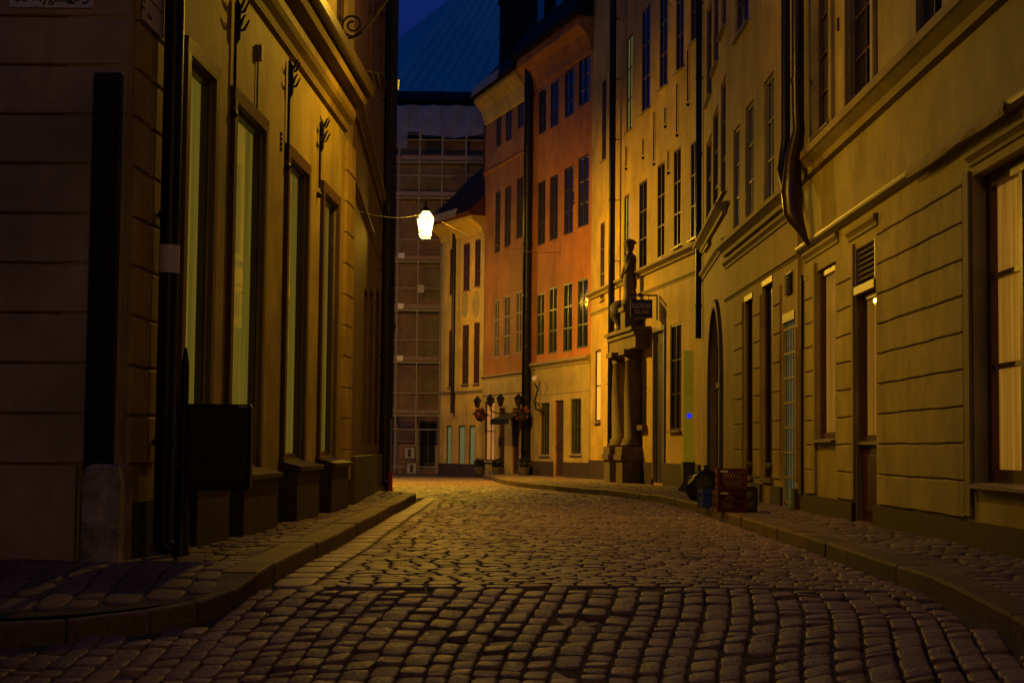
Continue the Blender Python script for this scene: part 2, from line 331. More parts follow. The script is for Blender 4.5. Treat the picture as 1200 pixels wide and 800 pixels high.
def kerb_y(x):
    for (x0,y0),(x1,y1) in zip(KLpts, KLpts[1:11]):
        if x0 <= x <= x1: return y0+(y1-y0)*(x-x0)/(x1-x0)
    return 12.4 if x < 0 and x > -1.76 else 10.0
def build_ground():
    ground_sheet()
    S = Stones(); rnd = random.Random(3)
    # near ramp: columns of setts running up the street, leaning a little to the right
    lean = .13; Y0, Y1 = 6.0, 11.95
    xcol = -9.0
    for ci in range(84):
        w0 = rnd.uniform(.135,.18); xcol += w0
        y = Y0 - rnd.random()*.2
        wob = rnd.random()*6
        while y < Y1:
            L = rnd.choice((.12,.15,.17,.19,.22,.25)) * rnd.uniform(.92,1.06)
            if y+L > Y1+.06: break
            yc = y+L/2; xc = xcol - w0/2 + lean*(yc-9) + .02*math.sin(yc*2.3+xcol*.8) + .03*math.sin(yc*1.1+xcol*1.1)
            y += L
            if xc > kr(yc)-.09 or xc < -9: continue
            if xc < -1.66 and yc > kerb_y(xc)-.11: continue
            S.sett((xc,yc), (w0/2-.007, 0), (lean*L/2, L/2-.004), gz, (rnd.uniform(.8,1.3) if rnd.random() > .05 else .35), True, rnd.random(), (rnd.uniform(-.006,.006), rnd.uniform(-.009,.009)))
    # beyond the crest: rows across the street
    y = Y1+.02; row = 0
    while y < 62:
        D = rnd.uniform(.13,.17)
        x = (kl(y) if y < 33.7 else -9) + (.34 if y < 33.7 else 0)
        xe = kr(y)-.03
        while x < xe-.05:
            W = min(rnd.uniform(.15,.25), xe-x)
            xc = x+W/2
            yy = y+D/2+.05*math.sin(xc*.9+y*.05) + .02*math.sin(xc*3+row)
            if W > .06: S.sett((xc,yy), (W/2-.006, 0), (0, D/2-.005), gz, rnd.uniform(.85,1.1), y < 20, rnd.random(), (rnd.uniform(-.003,.003), rnd.uniform(-.003,.003)))
            x += W
        y += D; row += 1
    # gutter stones along both kerbs
    def gutter(side):
        y = 12.0 if side < 0 else 6.5
        while y < 32.5 if side < 0 else y < 60:
            L = rnd.uniform(.45,.8); yc = y+L/2
            x0 = KL+.17 if side < 0 else kr(yc)-.17
            dx = 0 if side < 0 else (kr(yc+.3)-kr(yc-.3))/.6*L/2
            S.sett((x0,yc), (.155,0), (dx, L/2-.01), gz, 1.0, y < 16, rnd.random()*.4+.6, (rnd.uniform(-.003,.003),)*2); y += L
    gutter(-1)
    x = -1.95
    S.build('cobbled_road', M_sett)

    def poly_kerb(pts, side, name, hgt=.13):
        K = Stones(); rnd = random.Random(5)
        P = [Vector((a, b)) for a, b in pts]
        # resample
        segs = []; 
        for a, b in zip(P, P[1:]):
            l = (b-a).length; k = max(1, round(l/ (1.0 if l > 1.2 else .6)))
            for i in range(k): segs.append((a.lerp(b, i/k), a.lerp(b, (i+1)/k)))
        allp = [s_[0] for s_ in segs] + [segs[-1][1]]
        def nrm(i):
            a = allp[max(0,i-1)]; b = allp[min(len(allp)-1, i+1)]; t = (b-a).normalized(); return Vector((-t.y, t.x))*side, t
        for i in range(len(segs)):
            n0, t0 = nrm(i); n1, t1 = nrm(i+1); g = .006
            a = allp[i]+t0*g; b = allp[i+1]-t1*g; j = rnd.uniform(-.006,.006); wd = .27
            o0, o1 = a+n0*j, b+n1*j; i0, i1 = a+n0*wd, b+n1*wd
            hz = rnd.uniform(-.004,.004)
            def zz(p, h): return gz(p.x, p.y) + h + hz
            c = .022
            prof = [(0,-.1),(0,hgt-c),(c*.35,hgt-c*.3),(c,hgt),(wd,hgt-.002),(wd,-.1)]
            bi = len(K.v)
            for (A, nn) in ((a,n0),(b,n1)):
                for d, h in prof:
                    p = A+nn*(d+j); K.v.append((p.x,p.y,zz(A,h)))
            m_ = len(prof); tone = rnd.random()
            for q in range(m_-1): K.f.append((bi+q, bi+q+1, bi+m_+q+1, bi+m_+q)); K.t.append(tone)
            K.f.append(tuple(bi+q for q in range(m_))); K.t.append(tone); K.f.append(tuple(bi+m_+q for q in range(m_))[::-1]); K.t.append(tone)
        me_o = K.build(name, M_kerb)
        for p in me_o.data.polygons: p.use_smooth = False
        bm = bmesh.new(); bm.from_mesh(me_o.data); bmesh.ops.recalc_face_normals(bm, faces=bm.faces); bm.to_mesh(me_o.data); bm.free()
    poly_kerb(KLpts, 1, 'left_kerb'); poly_kerb(KRpts, -1, 'right_kerb')
    def zl(x, y): return gz(max(x,-1.75), y) + .125 if True else 0
    # pavements: base sheet + stones
    b = MB(); P_ = [(x, y) for x, y in KLpts if y < 12.5]; vs = []
    for x, y in P_: vs += [(x-.2 if y > 11 else x, y+(.25 if y <= 11 else 0), zl(x,y)+.000), (min(x,-3.4) if y < 10.9 else -3.4, 12.95, zl(x,12.4)-.0)]
    rows_ = []; nx = 40; ny = 14
    vs = []; 
    for i in range(nx+1):
        x = -12 + (12-1.98)*i/nx
        ya = kerb_y(x)+.12
        for j in range(ny+1):
            y = ya + (12.62-ya)*j/ny; vs.append((x, y, gz(max(x,-1.75),y)+.122))
    b.add(vs, [(i*(ny+1)+j,(i+1)*(ny+1)+j,(i+1)*(ny+1)+j+1,i*(ny+1)+j+1) for i in range(nx) for j in range(ny)], True)
    me_ = b.build('corner_bedding', M_mortar); tag(me_, kind='structure'); me_.location.z = -.012
    S4 = Stones(); rnd = random.Random(21); x = -2.02
    while x > -11:
        W = rnd.uniform(.17,.26); xc = x-W/2; y = kerb_y(xc)+.262
        while y < 12.5:
            L_ = rnd.uniform(.2,.42)
            S4.sett((xc+.02*math.sin(y*3), y+L_/2), (W/2-.007,0), (0,L_/2-.007), lambda a,b_: gz(max(a,-1.75),b_)+.125, rnd.uniform(.85,1.0), True, rnd.random()*.6, (rnd.uniform(-.003,.003), rnd.uniform(-.003,.003))); y += L_
        x -= W
    S4.build('corner_pavement', M_side)
    S2 = Stones(); rnd = random.Random(11)
    y = 12.35
    while y < 33.2:
        D = rnd.uniform(.15,.24)
        xk = None
        for (x0,y0),(x1,y1) in zip(KLpts, KLpts[1:]):
            if min(y0,y1) <= y+D/2 <= max(y0,y1) and y1 != y0:
                xk = x0+(x1-x0)*(y+D/2-y0)/(y1-y0); break
        xk = (xk if xk is not None else -1.8) - .28
        x = xk - .02
        lim = -3.2 + (0 if y > 12.9 else .3)
        while x > lim:
            W = rnd.uniform(.16,.36); 
            S2.sett((x-W/2, y+D/2+.03*math.sin(x*2)), (W/2-.009,0), (0,D/2-.009), lambda a,b_: zl(a,b_), rnd.uniform(.7,1.0), y < 22, rnd.random(), (rnd.uniform(-.004,.004), rnd.uniform(-.004,.004)))
            x -= W
        y += D
    S2.build('left_pavement', M_side)
    S3 = Stones(); y = 6
    while y < 62:
        D = rnd.uniform(.16,.26); x = kr(y+D/2)+.28
        while x < 5.3:
            W = rnd.uniform(.2,.45)
            S3.sett((x+W/2, y+D/2), (W/2-.008,0), (0,D/2-.008), lambda a,b_: gz(min(a,3.05),b_)+.125, rnd.uniform(.9,1.0), False, rnd.random(), (rnd.uniform(-.002,.002), rnd.uniform(-.002,.002)))
            x += W
        y += D
    S3.build('right_pavement', M_side)
build_ground()

# ------------------------------------------------------------------ facades
class Fac:
    """A house seen from the street: local x along the wall, local y towards the street, z up."""
    def __init__(s, name, label, cat, P0, P1, zt, mat, depth=7, group=None):
        s.P0 = Vector((P0[0], P0[1], 0)); s.P1 = Vector((P1[0], P1[1], 0)); t = (s.P1-s.P0)
        s.L = t.length; s.t = t.normalized(); s.n = Vector((-s.t.y, s.t.x, 0)); s.zt = zt; s.mat = mat; s.depth = depth
        s.root = empty(name, (s.P0.x, s.P0.y, 0), math.atan2(s.t.y, s.t.x), label, cat, group)
        s.holes = []
    def pix(s, px, py, d=0):
        r = ray(px, py); k = ((s.P0 + s.n*d) - CAM).dot(s.n)/r.dot(s.n); p = CAM + r*k
        return (p-s.P0).dot(s.t), p.z
    def hole(s, u0, u1, z0, z1, dep=.22, arch=False):
        s.holes.append((min(u0,u1), max(u0,u1), z0, z1, dep, arch))
    def wall(s, z0=-.6, edge=True):
        b = MB(); us = sorted({0, s.L} | {h[0] for h in s.holes} | {h[1] for h in s.holes})
        zs = sorted({z0, s.zt} | {h[2] for h in s.holes} | {h[3] for h in s.holes})
        for i in range(len(us)-1):
            run = None
            for j in range(len(zs)-1):
                uc, zc = (us[i]+us[i+1])/2, (zs[j]+zs[j+1])/2
                if any(h[0] < uc < h[1] and h[2] < zc < h[3] for h in s.holes): continue
                b.quad((us[i],0,zs[j]),(us[i+1],0,zs[j]),(us[i+1],0,zs[j+1]),(us[i],0,zs[j+1]))
        for u0,u1,a,c,d,arch in s.holes:
            b.quad((u0,0,a),(u0,-d,a),(u0,-d,c),(u0,0,c)); b.quad((u1,0,a),(u1,0,c),(u1,-d,c),(u1,-d,a))
            b.quad((u0,0,a),(u1,0,a),(u1,-d,a),(u0,-d,a)); b.quad((u0,0,c),(u0,-d,c),(u1,-d,c),(u1,0,c))
            if arch:   # fill the two spandrels of a round head
                r = (u1-u0)/2; cx = (u0+u1)/2; zc = c-r; n = 10
                for sg in (-1, 1):
                    arc = [(cx+sg*r*math.cos(q*math.pi/2/n), zc+r*math.sin(q*math.pi/2/n)) for q in range(n+1)]
                    cor = (cx+sg*r, c)
                    for q in range(n):
                        (x0,y0),(x1,y1) = arc[q], arc[q+1]
                        b.add([(cor[0],.001,cor[1]),(x0,.001,y0),(x1,.001,y1)], [(0,1,2)])
                        b.quad((x0,.001,y0),(x1,.001,y1),(x1,-d,y1),(x0,-d,y0))
        D = -s.depth
        b.quad((0,0,z0),(0,0,s.zt),(0,D,s.zt),(0,D,z0)); b.quad((s.L,0,z0),(s.L,D,z0),(s.L,D,s.zt),(s.L,0,s.zt))
        b.quad((0,D,z0),(0,D,s.zt),(s.L,D,s.zt),(s.L,D,z0)); b.quad((0,0,s.zt),(s.L,0,s.zt),(s.L,D,s.zt),(0,D,s.zt))
        me = b.build('wall', s.mat, s.root); return me
    def pitched(s, over=.45, h=3.5, mat=None, run=None, name='roof'):
        b = MB(); run = run or s.depth/2; z = s.zt
        b.prof(-.05, s.L+.05, [(over, z+.0),(over, z+.12),(-run, z+h),(-s.depth, z+.1),(-s.depth, z+.003)])
        return b.build(name, mat or M['roof'], s.root)
    def band(s, z0, z1, out, u0=0, u1=None, name='string_course', mat=None, steps=None):
        u1 = s.L if u1 is None else u1
        h = z1-z0
        pts = steps or [(0.001,z0),(out*.35,z0+h*.05),(out*.4,z0+h*.3),(out*.85,z0+h*.55),(out,z0+h*.6),(out,z0+h*.88),(.001,z1)]
        return MB().prof(u0, u1, pts).build(name, mat or M['trim'], s.root)
    def window(s, u0, u1, z0, z1, d=-.14, cols=2, rows=3, frame='frame_dk', pane='pane', sill=True, bar=.035, cas=.06, lower=None, curtain=None, hole=True, dep=.22, name='window', mul=.03, sillmat='sill'):
        if u0 > u1: u0, u1 = u1, u0
        if hole: s.hole(u0, u1, z0, z1, dep)
        b = MB(); f0, f1 = d-.03, d+.04
        b.box(u0, u0+cas, f0, f1, z0, z1); b.box(u1-cas, u1, f0, f1, z0, z1)
        b.box(u0+cas, u1-cas, f0, f1, z0, z0+cas); b.box(u0+cas, u1-cas, f0, f1, z1-cas, z1)
        W = u1-u0-2*cas; H = z1-z0-2*cas
        xs = [u0+cas+W*i/cols for i in range(1, cols)]
        zs = [z0+cas+H*i/rows for i in range(1, rows)] if isinstance(rows, int) else [z0+cas+H*q for q in rows]
        for x in xs: b.box(x-bar/2, x+bar/2, f0+.004, f1-.006, z0+cas, z1-cas)
        for z in zs:
            e = [u0+cas]+xs+[u1-cas]
            for a, c in zip(e, e[1:]):
                a2 = a + (bar/2 if a != u0+cas else 0); c2 = c - (bar/2 if c != u1-cas else 0)
                b.box(a2, c2, f0+.008, f1-.012, z-mul/2, z+mul/2)
        wn = b.build(name, M[frame], s.root)
        p = MB(); pd = d
        p.quad((u0+cas*.5,pd,z0+cas*.5),(u0+cas*.5,pd,z1-cas*.5),(u1-cas*.5,pd,z1-cas*.5),(u1-cas*.5,pd,z0+cas*.5))
        p.build('pane', M[pane], wn, keep=True)
        if sill:
            q = MB(); q.prof(u0-.05, u1+.05, [(-dep+.01,z0+.03),(.09,z0-.02),(.09,z0-.05),(.075,z0-.05),(.075,z0-.035),(.002,z0-.025),(.002,z0-.005),(-dep+.01,z0+.01)])
            q.build('sill', M[sillmat], wn)
        if curtain:
            c = MB(); n = max(8, int((u1-u0)/.03)); y = d-.035; vs = []
            for i in range(n+1):
                x = u0+.01+(u1-u0-.02)*i/n; yy = y + .010*math.sin(i*1.7)+.006*math.sin(i*.63+1)
                vs += [(x,yy,z0+.01),(x,yy+.004*math.sin(i),z1-.01)]
            c.add(vs, [(2*i,2*i+2,2*i+3,2*i+1) for i in range(n)], True)
            c.build('curtain', M[curtain], wn)
        return wn
    def pipe(s, u, z0, z1, d=.14, r=.06, mat='pipe', bands=True, shoe=True, name='downpipe'):
        b = MB(); pts = [(u,d,z1),(u,d,z0+.12)]
        if shoe: pts += [(u,d+.03,z0+.05),(u,d+.14,z0)]
        b.tube(pts, r, 12)
        if bands:
            z = z0+.9
            while z < z1-.2:
                b.tube([(u,d,z-.03),(u,d,z+.03)], r+.012, 12); b.box(u-.012,u+.012,.002,d-r,z-.012,z+.012); z += 1.85
        return b.build(name, M[mat], s.root)
    def anchor(s, u, z0, z1, fancy=True, dv=0):
        b = MB(); b.tube([(u,.035,z0),(u,.035,z1)], .018, 6)
        b.lathe((u,.03,z0-.09), [(0,-.045),(.035,-.03),(.045,0),(.035,.03),(0,.045)], 8)
        if fancy:
            zc = z1-(z1-z0)*.18
            for sg in (-1,1):
                for k, (a, e) in enumerate(((-.06,.075),(.12,.04))):
                    b.tube([(u,.04,zc+a),(u+sg*.05,.06,zc+a-.03),(u+sg*(.05+e*.6),.10,zc+a-.01),(u+sg*(.04+e),.13,zc+a+.06),(u+sg*(.02+e),.15,zc+a+.09)], [.02,.02,.017,.013,.008], 6)
            b.tube([(u,.03,zc-.26),(u,.06,zc-.18),(u,.07,zc),(u,.06,zc+.15),(u,.03,zc+.25)], [.010,.026,.018,.024,.008], 6)
        return b.build('wall_anchor', M['iron'], s.root)

def udc(f, px, d): return f.pix(px, 525, d)[0]
def chain(start, vp, pxend):
    """walk along a wall whose lines run to the vanishing column vp until picture column pxend"""
    sl = (vp-600)/F; k = (pxend-600)/F; X0, Y0 = start
    Y = (X0 - sl*Y0)/(k-sl); return (k*Y, Y)

# plan of the street, right side from near to far
A0 = (4.40, -15.0); A1 = (4.40, 25.1)
B0 = (4.34, 25.102); B1 = chain(B0, 579, 851)
D0 = B1; D1 = chain(D0, 692, 822)
C0 = D1; C1 = chain(C0, 316, 692.5)
E0 = C1; E1 = chain(E0, 0, 616)
F0 = E1; F1 = chain(F0, 0, 566.5)
G0 = F1; G1 = chain(G0, -400, 517)
# left side: far ends first
L_near = (-2.97, 12.66); L_far = chain(L_near, 675, 409)
K_near = L_far; K_far = chain(K_near, 527, 447)

# ---- right near house (A)
A = Fac('olive_house', 'olive plastered house at right with grooved ground floor stonework and dark red window frames', 'house', A0, A1, 14.5, M['olive'])
HZ = 3.0
def colu(f, px): return f.pix(px, 525)[0]
# string courses
za = A.pix(933, 203)[1]; zb = A.pix(936, 296)[1]
A.band(za-.28, za+.10, .20); 
sc = A.band(zb-.03, zb+.07, .10, name='ledge', mat=M['sill'], steps=[(.001,zb-.06),(.05,zb-.05),(.09,zb-.02),(.10,zb+.01),(.10,zb+.03),(.001,zb+.09)])
# ground floor band (frieze) under the ledge
u1 = colu(A,1142); u1e = u1-2.1
zt1 = A.pix(1142, 205)[1]; zs1 = A.pix(1150, 566)[1]
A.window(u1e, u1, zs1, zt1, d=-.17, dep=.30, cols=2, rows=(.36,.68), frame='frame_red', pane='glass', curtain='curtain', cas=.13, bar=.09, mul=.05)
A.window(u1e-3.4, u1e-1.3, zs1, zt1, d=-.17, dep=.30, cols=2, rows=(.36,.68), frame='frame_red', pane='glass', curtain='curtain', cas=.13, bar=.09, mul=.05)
# inner casing
ztd = zt1-.02
d0, d1 = colu(A,1003.5), colu(A,1027.5)
zd = A.pix(1013, 287)[1]; zv = A.pix(1013, 342)[1]; zp = A.pix(1013, 517)[1]
A.hole(d1, d0, .10, zd, .24)
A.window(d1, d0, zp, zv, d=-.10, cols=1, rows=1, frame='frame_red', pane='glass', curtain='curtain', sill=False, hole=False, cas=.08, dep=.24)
b = MB(); b.box(d1+.003,d0-.003,-.16,-.08,.11,zp-.04); b.cham(d1+.08,d0-.08,.25,zp-.16,-.08,-.06); b.build('door_panel', M['frame_red'], A.root)
b = MB(); b.box(d1+.002,d0-.002,-.22,-.02,zp-.04,zp); b.build('threshold_sill', M['sill'], A.root)
b = MB()
b.box(d1+.002,d0-.002,-.10,.03,zv,zv+.10)
b.box(d1+.002,d1+.05,-.10,.01,zv+.10,zd-.002); b.box(d0-.05,d0-.002,-.10,.01,zv+.10,zd-.002)
for k in range(6):
    z = zv+.17+k*(zd-zv-.18)/6; b.prof(d1+.05,d0-.05,[(-.02,z),(-.10,z+.07),(-.09,z+.085),(-.01,z+.015)])
b.build('louvre_vent', M['sill'], A.root)
b = MB(); b.quad((d1,-.235,.1),(d0,-.235,.1),(d0,-.235,zd),(d1,-.235,zd)); b.build('backing', M['black'], A.root)
w0_, w1_ = colu(A,957.5), colu(A,980)
zw0 = A.pix(968,514)[1]; zw1 = A.pix(968,312)[1]
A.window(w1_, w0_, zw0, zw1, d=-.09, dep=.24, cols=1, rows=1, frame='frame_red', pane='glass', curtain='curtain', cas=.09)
for (pa, pb, yt, yb) in ((955,976,-60,158),(996.5,1026,-70,122)):
    ua, ub = colu(A,pa), colu(A,pb); z0_ = A.pix(pa+4, yb)[1]
    A.window(ub, ua, z0_, z0_+2.35, d=-.10, dep=.2, cols=2, rows=4, frame='frame_br', pane='pane', sill=True)
    for uu in (ua+.02, ub-.20):
        b = MB(); b.box(uu, uu+.18, .004, .05, z0_-.12, z0_+2.5); b.cham(uu+.02,uu+.16,z0_,z0_+2.4,.05,.06,.006); b.build('window_surround', M['pale'], A.root)
for k in range(3):
    ub = colu(A,1026)-3.2-2.6*k
    A.window(ub, ub+1.1, z0_, z0_+2.35, d=-.10, dep=.2, cols=2, rows=4, frame='frame_br', pane='pane')
# rustication panels
def rust(f, ua, ub, z0, z1, step, out=.03, gap=.015, split=None, ph=0, name='rustication', mat=None):
    b = MB(); z = z0; k = 0
    ua, ub = min(ua,ub), max(ua,ub)
    while z < z1-.05:
        zt = min(z+step-gap, z1)
        if split:
            u = ua - (split*.5 if k % 2 else 0)
            while u < ub-.02:
                a = max(u, ua); c = min(u+split, ub)
                if c-a > .05: b.cham(a, c-gap, z, zt, .001, out)
                u += split
        else:
            n = max(2, int((ub-ua)/.25)); rs = []
            e = lambda u, zz: .003*math.sin(u*2.3+zz*5)+.003*math.sin(u*6.1+zz*3.7)
            ch = .010
            for i in range(n+1):
                u = ua+(ub-ua)*i/n; uc = min(max(u, ua+ch), ub-ch)
                lo_, hi_ = z+e(u,z), zt+e(u,z+step)
                rs.append([(u,.001,lo_),(u,out-ch,lo_),(uc,out,lo_+ch),(uc,out,hi_-ch),(u,out-ch,hi_),(u,.001,hi_)])
            vs = [v for q in rs for v in q]
            fs = [(6*i+k,6*i+k+1,6*i+7+k,6*i+6+k) for i in range(n) for k in range(5)]
            fs += [(0,5,4,1),(1,4,3,2)]; m6 = 6*n; fs += [(m6,m6+1,m6+4,m6+5),(m6+1,m6+2,m6+3,m6+4)]
            b.add(vs, fs)
        z += step; k += 1
    return b.build(name, mat or f.mat, f.root)
zg = [A.pix(1028, y)[1] for y in (590,562,527,490,453,419,387,353,318)]
stp = (zg[-1]-zg[1])/7
rust(A, colu(A,1030), colu(A,1133), zg[0], zt1+.02, stp, mat=A.mat)
rust(A, colu(A,981.5), colu(A,1000.5), zg[0], A.pix(990,305)[1], stp)
rust(A, colu(A,945), colu(A,955), zg[0], A.pix(950,328)[1], stp)
rust(A, u1e-.16, u1e-1.14, zg[0], zt1, stp)
# pilaster strips round the openings
for pa, pb, yt in ((1134,1140.5,205),(1000.8,1003,290),(955,957.3,312)):
    a, c = colu(A,pa), colu(A,pb); b = MB(); b.box(c, a, .002, .035, .40, A.pix(pb,yt)[1]+.05)
    b.build('pilaster_strip', M['trim'], A.root)
# lintel mouldings
for pa, pb, y in ((1140,1230,198),(996,1030,284),(944,984,309)):
    a, c = colu(A,pa), colu(A,pb); z = A.pix(pa, y)[1]
    A.band(z+.02 if pa > 1100 else z+.0, z+.16, .06, min(a,c), max(a,c), name='lintel')
# plinth with the lower block near
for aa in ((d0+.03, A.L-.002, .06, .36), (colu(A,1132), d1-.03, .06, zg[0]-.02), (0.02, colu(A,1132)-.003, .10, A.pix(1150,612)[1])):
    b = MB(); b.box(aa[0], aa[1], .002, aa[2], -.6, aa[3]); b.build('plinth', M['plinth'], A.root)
# cable conduit and toothed bracket strip
b = MB(); uc = colu(A,944); b.tube([(uc,.05,A.pix(944,322)[1]),(uc,.05,.3)], .022, 8)
for k in range(14): b.box(uc+.10,uc+.16,.002,.05,2.55+k*.075,2.59+k*.075)
b.build('conduit', M['iron'], A.root)
# downpipes with wrinkled hopper tail
ud = udc(A,935,.24)
b = MB(); z0_ = A.pix(930,215)[1]
b.tube([(ud,.24,14),(ud,.24,A.pix(930,150)[1]),(ud,.22,z0_+.5),(ud+.15,.28,z0_+.1),(ud+.2,.30,z0_-.4),(ud+.02,.30,z0_-.75),(ud-.08,.20,z0_-.98),(ud-.13,.10,z0_-1.22)],
       [.085,.085,.09,.12,.15,.14,.07,.02], 14)
z = z0_+1.2
while z < 13.5: b.tube([(ud,.24,z),(ud,.24,z+.07)], .10, 14); z += 1.7
b.build('downpipe', M['pipe_br'], A.root)
u4 = udc(A,921,.2); b = MB(); b.tube([(u4,.20,14),(u4,.20,z0_+.6),(u4-.1,.26,z0_+.1),(ud+.3,.30,z0_-.6)], [.07,.07,.09,.05], 12); b.build('downpipe', M['pipe'], A.root)
b = MB(); uq = colu(A,946); b.tube([(uq,.05,14),(uq,.05,za+.2)], .014, 6); b.build('cable', M['iron'], A.root)
# torn sheeting hanging along the ledge
b = MB(); n = 60; ua, ub = colu(A,1195), colu(A,1075); vs = []; rr = random.Random(2)
for i in range(n+1):
    t = i/n; u = ua+(ub-ua)*t; dr = .012+.03*(math.sin(t*5+1)**2)*(1-t*.5)+rr.uniform(0,.006)
    vs += [(u,.103+.004*math.sin(i),zb+.05),(u,.115+.005*math.sin(i*.43)+rr.uniform(0,.006),zb-.02-dr*.3),(u,.11+.006*math.sin(i*.31),zb-.05-dr)]
b.add(vs, [(3*i+k,3*i+3+k,3*i+4+k,3*i+1+k) for i in range(n) for k in (0,1)]); b.build('loose_flashing', M['trim'], A.root)
b = MB(); b.cham(colu(A,984)-.06, colu(A,984), A.pix(984,35)[1], A.pix(984,20)[1], .002,.03); b.build('wall_plate', M['iron'], A.root)
A.wall(); A.pitched()

# ---- B
B = Fac('ochre_house', 'dim ochre house with tall dark recesses and a barred teal-lit doorway', 'house', B0, B1, 13.5, M['ochre'])
zB1 = B.pix(915,241)[1]; zB2 = B.pix(912,262)[1]
B.band(zB1-.12, zB1+.16, .20, u0=.3); B.band(zB2-.10, zB2+.06, .09, u0=.3, name='moulding')
zB3 = B.pix(920,309)[1]; B.band(zB3-.03, zB3+.04, .05, name='moulding')
g0, g1 = colu(B,931.5), colu(B,917.5); zgt = B.pix(924,366)[1]
B.hole(g0, g1, .10, zgt, .12)
b = MB(); b.quad((g0,-.10,.1),(g1,-.10,.1),(g1,-.10,zgt),(g0,-.10,zgt)); b.build('lit_doorway_glass', M['litcyan'], B.root)
b = MB()
nb = 5
for k in range(nb): 
    u = g0+.03+(g1-g0-.06)*k/(nb-1); b.tube([(u,-.03,.12),(u,-.03,zgt-.14)], .017, 6)
for k in range(8):
    z = .2+k*(zgt-.45)/7; b.box(g0+.005, g1-.005, -.035, -.008, z-.018, z+.018)
b.build('door_grille', M['steel'], B.root)
b = MB(); b.box(g0+.003,g1-.003,-.10,.012,zgt-.14,zgt-.003); b.build('door_head', M['sill'], B.root)
for (pa, pb, yt, yb, h) in ((905.5,893.5,326,None,None),(882,872.5,345,None,None)):
    a, c = colu(B,pa), colu(B,pb); zt_ = B.pix((pa+pb)/2, yt)[1]
    B.hole(a, c, .45, zt_, .12)
    b = MB(); b.quad((a,-.10,.45),(c,-.10,.45),(c,-.10,zt_),(a,-.10,zt_)); b.box(a+.004,a+.07,-.09,-.05,.45,zt_); b.box(c-.07,c-.004,-.09,-.05,.45,zt_); b.build('recessed_door', M['wood'], B.root)
    b = MB(); b.box(a+.002,c-.002,-.1,.012,zt_-.10,zt_-.003); b.build('door_head', M['sill'], B.root)
    b = MB(); b.box(a,c,-.2,.05,.47,.55); b.lathe((a+.02,.05,.75), [(0,-.06),(.05,-.05),(.07,0),(.05,.05),(0,.06)], 8); b.build('wall_knob', M['stone'], B.root)
zs_ = .55
stpB = .47
for pa, pb, yt in ((941,933,380),(915.5,907,338),(892,884,350),(871,861,360)):
    rust(B, max(.03,colu(B,pa)), colu(B,pb), zs_, B.pix(pb,yt)[1], stpB, out=.03)
b = MB(); zz0 = B.pix(926,345)[1]; zz1 = B.pix(926,318)[1]; ua, ub = colu(B,929), colu(B,922)
b.box(ua,ub,.002,.012,zz0,zz1)
for k in range(7):
    z = zz0+.03+k*(zz1-zz0-.06)/6.5; b.prof(ua,ub,[(.012,z),(.04,z-.02),(.045,z-.01),(.012,z+.03)])
b.build('louvre_vent', M['iron'], B.root)
for (pa, pb, yt, yb) in ((907,895,90,236),(883,873,122,258),(866.5,859,150,272)):
    a, c = colu(B,pa), colu(B,pb); z0_ = B.pix((pa+pb)/2,yb)[1]; z1_ = B.pix((pa+pb)/2,yt)[1]
    B.window(a, c, z0_, z1_, d=-.08, cols=2, rows=3, frame='shutter', pane='pane')
for (pa, pb, yb) in ((905,893,-30),(877,861,38)):
    a, c = colu(B,pa), colu(B,pb); z0_ = B.pix((pa+pb)/2,yb)[1]
    B.window(a, c, z0_, z0_+1.9, d=-.08, cols=2, rows=3, frame='frame_dk', pane='pane')
for px, y0, y1 in ((843.5,96,28),):
    pass
b = MB(); b.box(.002, B.L-.002, .002, .05, -.6, .42); 
B_pl = MB(); 
for a, c in ((.003,g0-.02),(g1+.02,colu(B,905.5)-.01),(colu(B,893.5)+.01,colu(B,882)-.01),(colu(B,872.5)+.01,B.L-.003)):
    MB().box(a, c, .002, .05, -.6, .43).build('plinth', M['plinth'], B.root)
B.wall(); B.pitched()

# ---- D with the arch
Dh = Fac('arched_house', 'narrow ochre house with a tall round-headed doorway behind the red crates', 'house', D0, D1, 14.0, M['ochre'])
zD = Dh.pix(838,268)[1]
Dh.band(zD-.1, zD+.18, .22, name='string_course'); Dh.band(zD-.75, zD-.55, .10, name='moulding')
a, c = colu(Dh,846), colu(Dh,832.5); zt_ = Dh.pix(839,362)[1]
Dh.hole(a, c, .12, zt_, .16, True)
b = MB(); b.quad((a,-.14,.1),(c,-.14,.1),(c,-.14,zt_),(a,-.14,zt_)); b.box((a+c)/2-.03,(a+c)/2+.03,-.14,-.10,.1,zt_-.3)
b.box(a+.01,c-.01,-.14,-.09,zt_-(c-a)/2-.06,zt_-(c-a)/2+.06); b.build('door', M['wood'], Dh.root)
b = MB(); r = (c-a)/2; cx = (a+c)/2; n = 16; vs = []
for k in range(n+1):
    q = math.pi*k/n
    for rr_, dd in ((r+.02,.002),(r+.02,.07),(r+.2,.07),(r+.2,.002)): vs.append((cx+rr_*math.cos(q),dd,zt_-r+rr_*math.sin(q)))
b.add(vs, [(4*k+i,4*k+(i+1)%4,4*k+4+(i+1)%4,4*k+4+i) for k in range(n) for i in range(4)])
b.box(c+.02,c+.2,.003,.071,.2,zt_-r); b.box(a-.2,a-.02,.003,.071,.2,zt_-r); b.build('arch_surround', M['stone'], Dh.root)
for px, y0, y1 in ((847,230,95),(838,262,130),(830,290,165)):
    a = colu(Dh,px+3); c = colu(Dh,px-3.2); Dh.window(a, c, Dh.pix(px,y0)[1], Dh.pix(px,y1)[1], d=-.08, cols=2, rows=3, frame='frame_br')
    Dh.window(a, c, Dh.pix(px,y0)[1]+3.4, Dh.pix(px,y1)[1]+3.2, d=-.08, cols=2, rows=3, frame='frame_br')
Dh.wall(); Dh.pitched()

